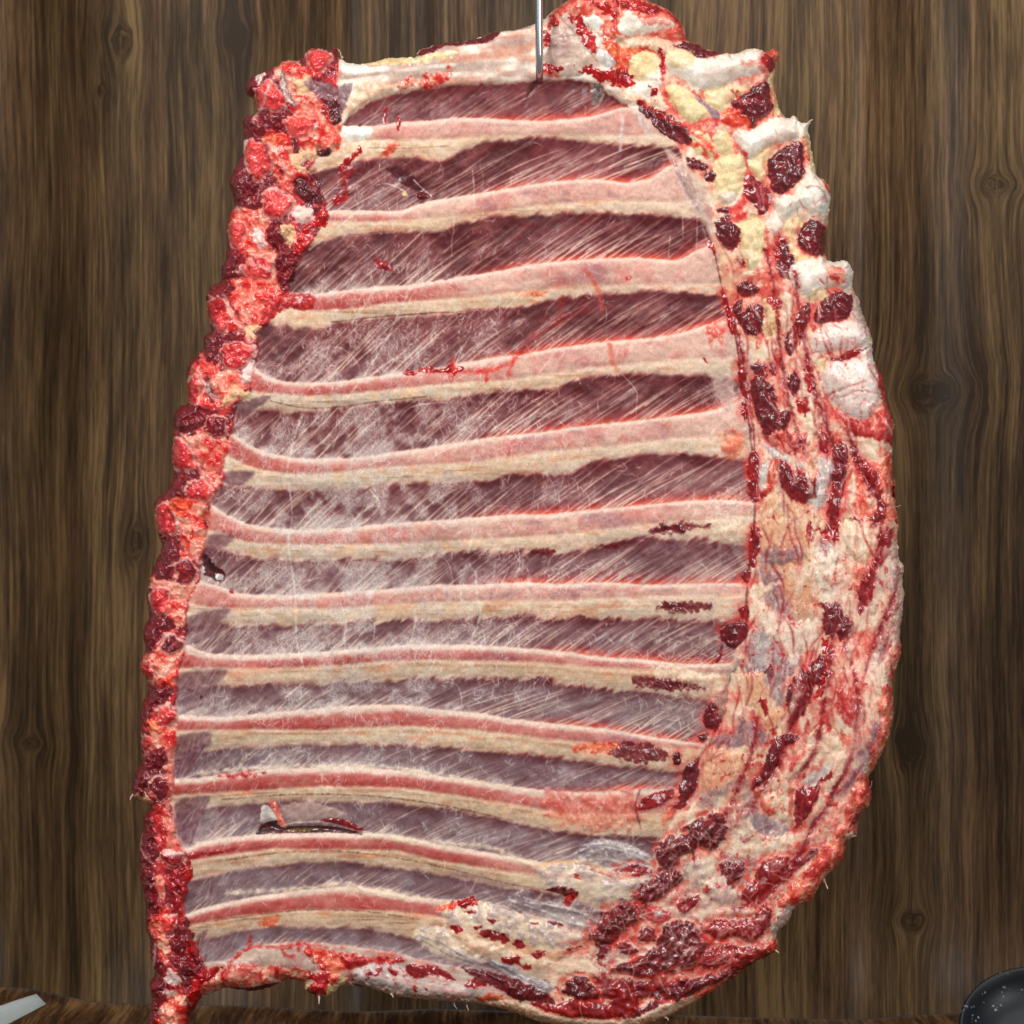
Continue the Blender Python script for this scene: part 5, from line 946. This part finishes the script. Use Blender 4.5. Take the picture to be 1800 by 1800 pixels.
# every connected piece is a part of its own; crumbs join the part beside them
def pieces(L):
    comp = np.arange(L.size).reshape(L.shape)
    hs = (L[:, :-1] == L[:, 1:]) & (L[:, :-1] > 0); vs_ = (L[:-1] == L[1:]) & (L[:-1] > 0)
    A = np.concatenate([comp[:, :-1][hs], comp[:-1][vs_]]); Bq = np.concatenate([comp[:, 1:][hs], comp[1:][vs_]]); f = comp.ravel().copy()
    while True:
        a, b_ = f[A], f[Bq]; d_ = a != b_
        if not d_.any(): return f.reshape(L.shape)
        A, Bq, a, b_ = A[d_], Bq[d_], a[d_], b_[d_]
        np.minimum.at(f, np.maximum(a, b_), np.minimum(a, b_))
        while True:
            g2 = f[f]
            if (g2 == f).all(): break
            f = g2
FL = np.where(fk, FL, 0)
for _ in range(5):
    comp = pieces(FL); n_ = np.bincount(comp.ravel(), minlength=comp.size)
    roots = np.flatnonzero((n_ > 0) & (n_ < 90)); roots = roots[FL.ravel()[roots] > 0]
    if len(roots) == 0: break
    to = np.full(comp.size, -1); w_ = FL.shape[1]; fr_ = FL.ravel()
    smallm = np.isin(comp, roots)
    for sh, ax in ((1, 1), (-1, 1), (1, 0), (-1, 0)):
        nb = np.roll(FL, sh, ax); okb = smallm & (nb > 0) & (nb != FL)
        to[comp[okb]] = nb[okb]
    new = to[comp]; FL = np.where(smallm & (new > 0), new, np.where(smallm & (new <= 0) & (n_[comp] < 20), 0, FL))
comp = pieces(FL)
seen = {}
uroots, cnts = np.unique(comp[FL > 0], return_counts=True)
for r_, n__ in sorted(zip(uroots, cnts), key=lambda t: -t[1]):
    l_ = int(FL.ravel()[r_])
    if l_ in seen:
        PARTS.append((PARTS[l_ - 1][0] if PARTS[l_ - 1][0] != 'rib' else 'rib_end', None, None)); seen[len(PARTS)] = 1; FL = np.where(comp == r_, len(PARTS), FL)
    else: seen[l_] = 1
fk = fk & (FL > 0)

def nodes(m):
    m.use_nodes = True; nt = m.node_tree; nt.nodes.clear()
    o = nt.nodes.new("ShaderNodeOutputMaterial"); b = nt.nodes.new("ShaderNodeBsdfPrincipled")
    nt.links.new(b.outputs[0], o.inputs[0]); return nt, b
def nd(nt, typ, **k):
    n = nt.nodes.new(typ)
    for a, v in k.items():
        if a.startswith('i_'): n.inputs[int(a[2:])].default_value = v
        else: setattr(n, a, v)
    return n
meat = bpy.data.materials.new("fresh_meat"); nt, b = nodes(meat)
att = nd(nt, "ShaderNodeAttribute", attribute_name="Col"); ar = nd(nt, "ShaderNodeAttribute", attribute_name="Wet")
geo = nd(nt, "ShaderNodeNewGeometry")
n1 = nd(nt, "ShaderNodeTexNoise"); n1.inputs["Scale"].default_value = 900; n1.inputs["Detail"].default_value = 3
n2 = nd(nt, "ShaderNodeTexNoise"); n2.inputs["Scale"].default_value = 320; n2.inputs["Detail"].default_value = 2
for n in (n1, n2): nt.links.new(geo.outputs["Position"], n.inputs["Vector"])
mr = nd(nt, "ShaderNodeMapRange", i_1=0.25, i_2=0.75, i_3=0.86, i_4=1.14)
nt.links.new(n1.outputs[0], mr.inputs[0])
mul = nd(nt, "ShaderNodeVectorMath", operation='SCALE'); nt.links.new(att.outputs["Color"], mul.inputs[0]); nt.links.new(mr.outputs[0], mul.inputs["Scale"])
nt.links.new(mul.outputs[0], b.inputs["Base Color"])
bp = nd(nt, "ShaderNodeBump"); bp.inputs["Strength"].default_value = 0.2; bp.inputs["Distance"].default_value = 0.0008
nt.links.new(n2.outputs[0], bp.inputs["Height"]); nt.links.new(bp.outputs[0], b.inputs["Normal"])
rr = nd(nt, "ShaderNodeMath", operation='MULTIPLY_ADD', i_1=0.35, i_2=-0.17); nt.links.new(n2.outputs[0], rr.inputs[0])
ra = nd(nt, "ShaderNodeMath", operation='ADD'); nt.links.new(rr.outputs[0], ra.inputs[0]); nt.links.new(ar.outputs["Fac"], ra.inputs[1])
nt.links.new(ra.outputs[0], b.inputs["Roughness"])
b.inputs["Specular IOR Level"].default_value = 0.42
cw = nd(nt, "ShaderNodeMapRange", i_1=.40, i_2=.28, i_3=0.05, i_4=0.55); nt.links.new(ar.outputs["Fac"], cw.inputs[0]); nt.links.new(cw.outputs[0], b.inputs["Coat Weight"]); b.inputs["Coat Roughness"].default_value = 0.14

rack = bpy.data.objects.new("beef_rib_rack", None); COL.objects.link(rack); rack.location = (0, 0, wz(1700))
tag(rack, "raw beef rib rack hanging on a steel hook, inner side with thirteen ribs showing", "meat")

idx_of = np.full(ny * nx, -1, np.int64)
cell = np.arange(ny * nx).reshape(ny, nx)
v00 = cell[:-1, :-1]; v01 = cell[:-1, 1:]; v10 = cell[1:, :-1]; v11 = cell[1:, 1:]
PXv = ((XV - 900) * PX).ravel(); PZv = ((900 - YV) * PX).ravel() - wz(1700); PYv = (-Z * PX).ravel()
ALBf = ALB.reshape(-1, 3); Rf = R.ravel(); Nf = NRM.reshape(-1, 3)
order = np.argsort(np.where(fk, FL, 0).ravel(), kind='stable'); labs = np.where(fk, FL, 0).ravel()[order]
st = np.searchsorted(labs, np.arange(1, len(PARTS) + 2))
objs = {}
for k in range(1, len(PARTS) + 1):
    fi = order[st[k - 1]:st[k]]
    if len(fi) == 0: continue
    nm, par, lb = PARTS[k - 1]
    q4 = np.stack([v00.ravel()[fi], v10.ravel()[fi], v11.ravel()[fi], v01.ravel()[fi]], 1)
    uq, inv = np.unique(q4, return_inverse=True); inv = inv.reshape(-1)
    me = bpy.data.meshes.new(nm)
    me.vertices.add(len(uq)); me.vertices.foreach_set("co", np.stack([PXv[uq], PYv[uq], PZv[uq]], 1).astype(np.float32).ravel())
    me.loops.add(len(inv)); me.loops.foreach_set("vertex_index", inv.astype(np.int32))
    me.polygons.add(len(fi)); me.polygons.foreach_set("loop_start", (np.arange(len(fi)) * 4).astype(np.int32))
    me.polygons.foreach_set("use_smooth", np.ones(len(fi), bool))
    me.update(calc_edges=True)
    ca__ = me.color_attributes.new("Col", 'FLOAT_COLOR', 'POINT'); cc = np.ones((len(uq), 4), np.float32); cc[:, :3] = ALBf[uq]; ca__.data.foreach_set("color", cc.ravel())
    wa = me.attributes.new("Wet", 'FLOAT', 'POINT'); wa.data.foreach_set("value", Rf[uq].astype(np.float32))
    me.normals_split_custom_set_from_vertices(Nf[uq])
    me.materials.append(meat)
    o = bpy.data.objects.new(nm, me); COL.objects.link(o); o.parent = rack; objs[k] = o
    if lb: o["label"] = lb

# outer side of the slab
fatm = bpy.data.materials.new("outer_fat"); nt, b = nodes(fatm)
tc = nd(nt, "ShaderNodeNewGeometry"); nn_ = nd(nt, "ShaderNodeTexNoise"); nn_.inputs["Scale"].default_value = 60; nn_.inputs["Detail"].default_value = 5
nt.links.new(tc.outputs["Position"], nn_.inputs["Vector"])
rp = nd(nt, "ShaderNodeValToRGB"); rp.color_ramp.elements[0].position = .38; rp.color_ramp.elements[1].position = .62
rp.color_ramp.elements[0].color = (0.32, 0.03, 0.03, 1); rp.color_ramp.elements[1].color = (0.62, 0.30, 0.20, 1)
nt.links.new(nn_.outputs[0], rp.inputs[0]); nt.links.new(rp.outputs[0], b.inputs["Base Color"]); b.inputs["Roughness"].default_value = .4
st3 = 3
jj, ii = np.arange(0, ny, st3), np.arange(0, nx, st3)
D3 = DO[np.ix_(jj, ii)]; X3 = XV[np.ix_(jj, ii)]; Y3 = YV[np.ix_(jj, ii)]; N3_ = N60[np.ix_(jj, ii)]
gy3, gx3 = gy[np.ix_(jj, ii)], gx[np.ix_(jj, ii)]; g3 = np.sqrt(gx3 ** 2 + gy3 ** 2) + 1e-6
pin = np.clip(3.0 - D3, 0, 9) * (D3 < 3); X3 = X[np.ix_(jj, ii)] + gx3 / g3 * pin; Y3 = Y[np.ix_(jj, ii)] + gy3 / g3 * pin
q3 = np.clip(1 - (D3 - 3) / 60.0, 0, 1); Z3 = -(40 + 66 * np.sqrt(np.clip(1 - q3 * q3, 0, 1)) + 5 * N3_ * (1 - q3))
k3 = D3 > -1.2; c3i = np.arange(D3.size).reshape(D3.shape)
f3k = k3[:-1, :-1] & k3[1:, :-1] & k3[:-1, 1:] & k3[1:, 1:]
q4 = np.stack([c3i[:-1, :-1][f3k], c3i[:-1, 1:][f3k], c3i[1:, 1:][f3k], c3i[1:, :-1][f3k]], 1)
uq, inv = np.unique(q4, return_inverse=True); inv = inv.reshape(-1, 4)
me = bpy.data.meshes.new("outer_fat")
me.from_pydata(np.stack([((X3 - 900) * PX).ravel()[uq], (-Z3 * PX).ravel()[uq], ((900 - Y3) * PX).ravel()[uq] - wz(1700)], 1).tolist(), [], inv.tolist())
for p in me.polygons: p.use_smooth = True
me.materials.append(fatm); body = bpy.data.objects.new("outer_fat", me); COL.objects.link(body); body.parent = rack

# ------------------------------------------------------------------ hook
def tube(name, pts, rad, mat, parent=None, seg=20, closed=False):
    from mathutils import Vector
    cu = bpy.data.curves.new(name, 'CURVE'); cu.dimensions = '3D'; cu.bevel_depth = 1.0; cu.bevel_resolution = 6; cu.use_fill_caps = True
    sp_ = cu.splines.new('POLY'); sp_.points.add(len(pts) - 1)
    for i, p in enumerate(pts):
        sp_.points[i].co = (*p, 1); sp_.points[i].radius = rad[i] if hasattr(rad, '__len__') else rad
    ob = bpy.data.objects.new(name, cu); COL.objects.link(ob)
    dg = bpy.context.evaluated_depsgraph_get(); me = bpy.data.meshes.new_from_object(ob.evaluated_get(dg))
    bpy.data.objects.remove(ob); bpy.data.curves.remove(cu)
    me.name = name
    for p in me.polygons: p.use_smooth = True
    me.materials.clear(); me.materials.append(mat)
    o = bpy.data.objects.new(name, me); COL.objects.link(o); o.parent = parent; return o
steel = bpy.data.materials.new("brushed_steel"); nt, b = nodes(steel)
b.inputs["Base Color"].default_value = (0.60, 0.61, 0.62, 1); b.inputs["Metallic"].default_value = 1; b.inputs["Roughness"].default_value = 0.22
hk = []
for i in range(10): hk.append((wx(945 + i * .3), -0.024, 0.62 - i * (0.62 - wz(100)) / 9))
for i in range(1, 12):
    a = math.radians(i * 14); hk.append((wx(948), -0.024 + 0.022 * (1 - math.cos(a)), wz(100) - 0.020 * math.sin(a)))
hook = tube("meat_hook", hk, [0.0034] * 14 + [0.0032, 0.0030, 0.0026, 0.0022, 0.0017, 0.0012, 0.0006], steel)
tag(hook, "thin polished steel hook piercing the top edge of the rib rack", "hook")

# loose shreds of fat and membrane that stand off the cut edge
shm = bpy.data.materials.new("fat_shred"); nt, b = nodes(shm); b.inputs["Base Color"].default_value = (0.72, 0.52, 0.42, 1); b.inputs["Roughness"].default_value = .35
rg = random.Random(4)
for (x, y, dx, dy, L, r) in [(558, 1742, 3, 24, 5, 2.6), (236, 1392, -8, 14, 5, 2.6), (1478, 1474, 26, -4, 5, 4.0), (1450, 1548, 5, 14, 5, 2.2), (1572, 893, 12, -4, 4, 1.4), (1530, 1395, 3, -22, 5, 2.0), (797, 1764, 5, 10, 4, 1.3),
                           (819, 1768, 4, 8, 4, 1.2), (1360, 1668, 8, 8, 4, 2.6), (686, 1745, 5, 8, 4, 3), (1571, 1000, 6, 8, 4, 3.2), (1422, 214, 6, -4, 4, 2), (600, 98, -4, -10, 3, 2), (1168, 1790, 8, 3, 3, 2)]:
    n_ = 6; pts = [(wx(x + dx * t / n_ + rg.uniform(-1, 1)), 0.014 - 0.012 * t / n_, wz(y + dy * t / n_ + rg.uniform(-1, 1)) - wz(1700)) for t in range(n_ + 1)]
    tube("fat_shred", pts, [r * PX * (1 - 0.7 * t / n_) * rg.uniform(.8, 1.3) for t in range(n_ + 1)], shm, rack)

# ------------------------------------------------------------------ wood print backdrop, table, paper, bowl
def wood(name, dark, mid, light, knots, horiz=False, rough=0.42):
    m = bpy.data.materials.new(name); nt, b = nodes(m); L = nt.links.new
    def MA(op, a, b_=None, c_=None):
        n = nt.nodes.new("ShaderNodeMath"); n.operation = op
        for i, v in enumerate((a, b_, c_)):
            if v is None: continue
            if isinstance(v, (int, float)): n.inputs[i].default_value = v
            else: L(v, n.inputs[i])
        return n.outputs[0]
    g_ = nt.nodes.new("ShaderNodeNewGeometry"); sx = nt.nodes.new("ShaderNodeSeparateXYZ"); L(g_.outputs["Position"], sx.inputs[0])
    x = sx.outputs[0]; z = sx.outputs[1] if horiz else sx.outputs[2]
    def noise(u, v, su, sv, det=3, off=0.0, ro=.55):
        cb = nt.nodes.new("ShaderNodeCombineXYZ"); L(MA('MULTIPLY', u, su), cb.inputs[0]); L(MA('MULTIPLY', v, sv), cb.inputs[1]); cb.inputs[2].default_value = off
        n = nt.nodes.new("ShaderNodeTexNoise"); n.inputs["Scale"].default_value = 1; n.inputs["Detail"].default_value = det; n.inputs["Roughness"].default_value = ro
        L(cb.outputs[0], n.inputs["Vector"]); return n.outputs[0]
    wv = noise(x, z, 5, 2.2, 2, 3.1); u = MA('ADD', x, MA('MULTIPLY', MA('SUBTRACT', wv, .5), .028))
    km = 0.0
    ring = None
    for (kx, kz, kr, st_) in knots:
        dx = MA('SUBTRACT', x, kx); dz = MA('SUBTRACT', z, kz); dzs = MA('DIVIDE', dz, st_)
        wob = MA('MULTIPLY', MA('SUBTRACT', noise(x, z, 40, 25, 2, kx * 7), .5), kr * 1.2)
        r = MA('ADD', MA('SQRT', MA('ADD', MA('MULTIPLY', dx, dx), MA('MULTIPLY', dzs, dzs))), wob)
        r2 = MA('ADD', MA('MULTIPLY', r, r), kr * kr * .25)
        sh = MA('DIVIDE', MA('MULTIPLY', dx, kr * kr * .6), r2)
        u = MA('SUBTRACT', u, sh)
        core = nt.nodes.new("ShaderNodeMapRange"); core.interpolation_type = 'SMOOTHSTEP'; L(r, core.inputs[0]); core.inputs[1].default_value = kr * 1.15; core.inputs[2].default_value = kr * .35; core.inputs[3].default_value = 0; core.inputs[4].default_value = 1
        rg_ = MA('MULTIPLY', MA('SINE', MA('MULTIPLY', r, 6.28 / (kr * .33))), core.outputs[0])
        km = MA('MAXIMUM', km, core.outputs[0]) if not isinstance(km, float) else core.outputs[0]
        ring = MA('ADD', ring, rg_) if ring is not None else rg_
    a = noise(u, z, 48, 2.6, 6, 0.0, .66)          # broad bands
    b1 = noise(u, z, 300, 7, 5, 5.0)            # grain
    c1 = noise(u, z, 900, 22.0, 3, 9.0)            # fine grain
    d1 = noise(x, z, 1700, 60, 1, 2.0)            # pores
    e1 = noise(x, z, 5, 3, 2, 12.0)
    rdg = MA('POWER', MA('SUBTRACT', 1.0, MA('MINIMUM', MA('MULTIPLY', MA('ABSOLUTE', MA('SUBTRACT', noise(u, z, 110, 2.4, 3, 17.0), .5)), 9.0), 1.0)), 2.0)
    t = MA('MULTIPLY_ADD', a, 1.6, MA('MULTIPLY_ADD', b1, 1.1, MA('MULTIPLY_ADD', c1, .75, MA('MULTIPLY', d1, .45))))
    t = MA('ADD', t, MA('MULTIPLY', rdg, MA('MULTIPLY', MA('SUBTRACT', noise(u, z, 9, 2, 2, 31.0), .40), 1.1)))
    t = MA('MULTIPLY_ADD', e1, .8, t)
    t = MA('SUBTRACT', t, 1.93)
    if ring is not None:
        t = MA('ADD', t, MA('MULTIPLY', ring, .07)); t = MA('SUBTRACT', t, MA('MULTIPLY', km, .20))
    rp = nt.nodes.new("ShaderNodeValToRGB"); L(t, rp.inputs[0]); e = rp.color_ramp.elements
    e[0].position = .18; e[0].color = (*dark, 1); e[1].position = .82; e[1].color = (*light, 1); q_ = e.new(.5); q_.color = (*mid, 1)
    # warmer and cooler boards
    hu = noise(u, z, 16, .8, 2, 21.0)
    mx = nt.nodes.new("ShaderNodeMix"); mx.data_type = 'RGBA'; mx.blend_type = 'MULTIPLY'; mx.inputs[0].default_value = 1
    rp2 = nt.nodes.new("ShaderNodeValToRGB"); L(hu, rp2.inputs[0]); rp2.color_ramp.elements[0].position = .35; rp2.color_ramp.elements[1].position = .65
    rp2.color_ramp.elements[0].color = (1.0, .88, .80, 1); rp2.color_ramp.elements[1].color = (1.0, .97, .83, 1)
    L(rp.outputs[0], mx.inputs[6]); L(rp2.outputs[0], mx.inputs[7]); L(mx.outputs[2], b.inputs["Base Color"])
    b.inputs["Roughness"].default_value = rough; b.inputs["Specular IOR Level"].default_value = .14
    bp = nt.nodes.new("ShaderNodeBump"); bp.inputs["Strength"].default_value = .12; bp.inputs["Distance"].default_value = .0005; L(b1, bp.inputs["Height"]); L(bp.outputs[0], b.inputs["Normal"])
    return m
KS = (CAM_D + WALL_Y) / CAM_D
def K(px_, py_, r, s): return ((px_ - 900) * PX * KS, (900 - py_) * PX * KS, 1.05 * r * PX * KS, s)
wm = wood("wood_print", (0.034, 0.0205, 0.0110), (0.098, 0.059, 0.031), (0.205, 0.130, 0.064),
          [K(206, 62, 24, 1.8), K(415, 70, 22, 1.3), K(236, 950, 24, 1.9), K(24, 1322, 34, .6), K(1738, 332, 36, .65), K(1625, 690, 52, .7), K(1588, 1310, 30, 1.5), K(1590, 1605, 26, .8), K(172, 155, 12, 1.4)], rough=.4)
def sheet(name, grid, mat):
    me = bpy.data.meshes.new(name); n = len(grid); m_ = len(grid[0]); vs = [v for r in grid for v in r]
    me.from_pydata(vs, [], [(i * m_ + j, i * m_ + j + 1, (i + 1) * m_ + j + 1, (i + 1) * m_ + j) for i in range(n - 1) for j in range(m_ - 1)])
    for p in me.polygons: p.use_smooth = True
    me.materials.append(mat); o = bpy.data.objects.new(name, me); COL.objects.link(o); return o
EDGE = [(-900, 1726), (0, 1737), (60, 1745), (100, 1752), (160, 1763), (260, 1766), (460, 1771), (640, 1780), (760, 1775), (900, 1779), (1100, 1783), (1300, 1790), (1500, 1794), (1600, 1785), (1680, 1783), (1800, 1784), (2700, 1784)]
ex = [a for a, _ in EDGE]; ey = [b_ for _, b_ in EDGE]
grid = []
for i in range(60):
    row = []; t = i / 59
    for j in range(120):
        u_ = -900 + 3600 * j / 119; x_ = (u_ - 900) * PX * KS
        yb = -TABLE_Z * CAM_D / ((np.interp(u_, ex, ey) - 900) * PX) - CAM_D; zb = TABLE_Z + 0.001
        tt_ = t ** 0.5
        zz = 1.0 * (1 - tt_) + zb * tt_
        bend = max(0.0, 1 - (zz - zb) / 0.11)
        y_ = yb + 0.022 * (1 - bend ** 2.5) + 0.004 * math.sin(x_ * 5.1 + 1) * 0.4 * (1 - bend)
        if bend > 0: y_ -= 0
        row.append((x_, y_, zz))
    grid.append(row)
back = sheet("backdrop", grid, wm); tag(back, "dark brown wood grain backdrop sheet hanging behind the meat", "backdrop", kind="structure")
tm = wood("wood_table", (0.035, 0.014, 0.007), (0.13, 0.066, 0.030), (0.30, 0.17, 0.08), [], horiz=True, rough=.5)
tbl = sheet("table_surface", [[(x_, y_, TABLE_Z) for x_ in (-1.4, -.7, 0, .7, 1.4)] for y_ in (-0.15, .3, .7, 1.3)], tm); tag(tbl, "warm brown wooden table surface below the backdrop edge", "table", kind="structure")

pm = bpy.data.materials.new("white_paper"); nt, b = nodes(pm); b.inputs["Base Color"].default_value = (0.86, 0.93, 0.91, 1); b.inputs["Roughness"].default_value = .55
nz = nd(nt, "ShaderNodeTexNoise"); nz.inputs["Scale"].default_value = 30; bp = nd(nt, "ShaderNodeBump"); bp.inputs["Strength"].default_value = .2; nt.links.new(nz.outputs[0], bp.inputs["Height"]); nt.links.new(bp.outputs[0], b.inputs["Normal"])
def unproj(px_, py_, y_): k_ = (CAM_D + y_) / CAM_D; return ((px_ - 900) * PX * k_, y_, (900 - py_) * PX * k_)
import bmesh
bm = bmesh.new(); g0 = []
A0, A1, B0, B1 = (-150, 1842), (-130, 1868), (64, 1747), (81, 1765)
for i in range(13):
    t = i / 12; r_ = []
    for j in range(5):
        s_ = j / 4; px_ = (A0[0] + (B0[0] - A0[0]) * t) * (1 - s_) + (A1[0] + (B1[0] - A1[0]) * t) * s_
        py_ = (A0[1] + (B0[1] - A0[1]) * t) * (1 - s_) + (A1[1] + (B1[1] - A1[1]) * t) * s_ - 9 * math.sin(math.pi * t) * (1 - s_) + 8 * (1 - t) * s_
        r_.append(bm.verts.new(unproj(px_, py_, 0.40 - 0.05 * s_ + .01 * math.sin(3 * s_))))
    g0.append(r_)
for i in range(12):
    for j in range(4): bm.faces.new((g0[i][j], g0[i + 1][j], g0[i + 1][j + 1], g0[i][j + 1]))
bmesh.ops.solidify(bm, geom=bm.faces[:], thickness=0.0008)
me = bpy.data.meshes.new("paper_strip"); bm.to_mesh(me); bm.free(); me.materials.append(pm)
for p in me.polygons: p.use_smooth = True
pap = bpy.data.objects.new("paper_strip", me); COL.objects.link(pap); tag(pap, "white paper strip end curling up over the wooden table at lower left", "paper")

bmt = bpy.data.materials.new("speckled_stone"); nt, b = nodes(bmt)
gg = nd(nt, "ShaderNodeNewGeometry"); vo = nd(nt, "ShaderNodeTexVoronoi"); vo.inputs["Scale"].default_value = 260; nt.links.new(gg.outputs["Position"], vo.inputs["Vector"])
vn2 = nd(nt, "ShaderNodeTexNoise"); vn2.inputs["Scale"].default_value = 90; nt.links.new(gg.outputs["Position"], vn2.inputs["Vector"])
m1 = nd(nt, "ShaderNodeMapRange", i_1=.34, i_2=.18); nt.links.new(vo.outputs["Distance"], m1.inputs[0]); m2 = nd(nt, "ShaderNodeMapRange", i_1=.56, i_2=.72); nt.links.new(vn2.outputs[0], m2.inputs[0])
m3 = nd(nt, "ShaderNodeMath", operation='MULTIPLY'); nt.links.new(m1.outputs[0], m3.inputs[0]); nt.links.new(m2.outputs[0], m3.inputs[1])
mx = nd(nt, "ShaderNodeMix", data_type='RGBA'); mx.inputs[6].default_value = (.005, .007, .009, 1); mx.inputs[7].default_value = (.34, .38, .42, 1); nt.links.new(m3.outputs[0], mx.inputs[0]); nt.links.new(mx.outputs[2], b.inputs["Base Color"])
b.inputs["Roughness"].default_value = .42; b.inputs["Specular IOR Level"].default_value = .3
prof = [(0, -.030), (.03, -.0295), (.048, -.022), (.059, -.006), (.0625, .0), (.0635, .0015), (.062, .003), (.059, .002), (.055, -.004), (.044, -.0125), (.03, -.016), (0, -.0165)]
bm = bmesh.new(); seg = 72; rg2 = []
for (r_, z_) in prof:
    if r_ == 0: rg2.append([bm.verts.new((0, 0, z_))])
    else: rg2.append([bm.verts.new((r_ * math.cos(2 * math.pi * i / seg), r_ * math.sin(2 * math.pi * i / seg), z_)) for i in range(seg)])
for a_, c_ in zip(rg2, rg2[1:]):
    for i in range(seg):
        if len(a_) == 1: bm.faces.new((a_[0], c_[(i + 1) % seg], c_[i]))
        elif len(c_) == 1: bm.faces.new((a_[i], a_[(i + 1) % seg], c_[0]))
        else: bm.faces.new((a_[i], a_[(i + 1) % seg], c_[(i + 1) % seg], c_[i]))
bmesh.ops.recalc_face_normals(bm, faces=bm.faces)
me = bpy.data.meshes.new("stone_bowl"); bm.to_mesh(me); bm.free(); me.materials.append(bmt)
for p in me.polygons: p.use_smooth = True
bowl = bpy.data.objects.new("stone_bowl", me); COL.objects.link(bowl)
bowl.location = unproj(1812, 1806, 0.02); bowl.rotation_euler = (math.radians(50), 0, math.radians(-6))
tag(bowl, "small black white-speckled bowl tipped on its side in the lower right corner", "bowl")
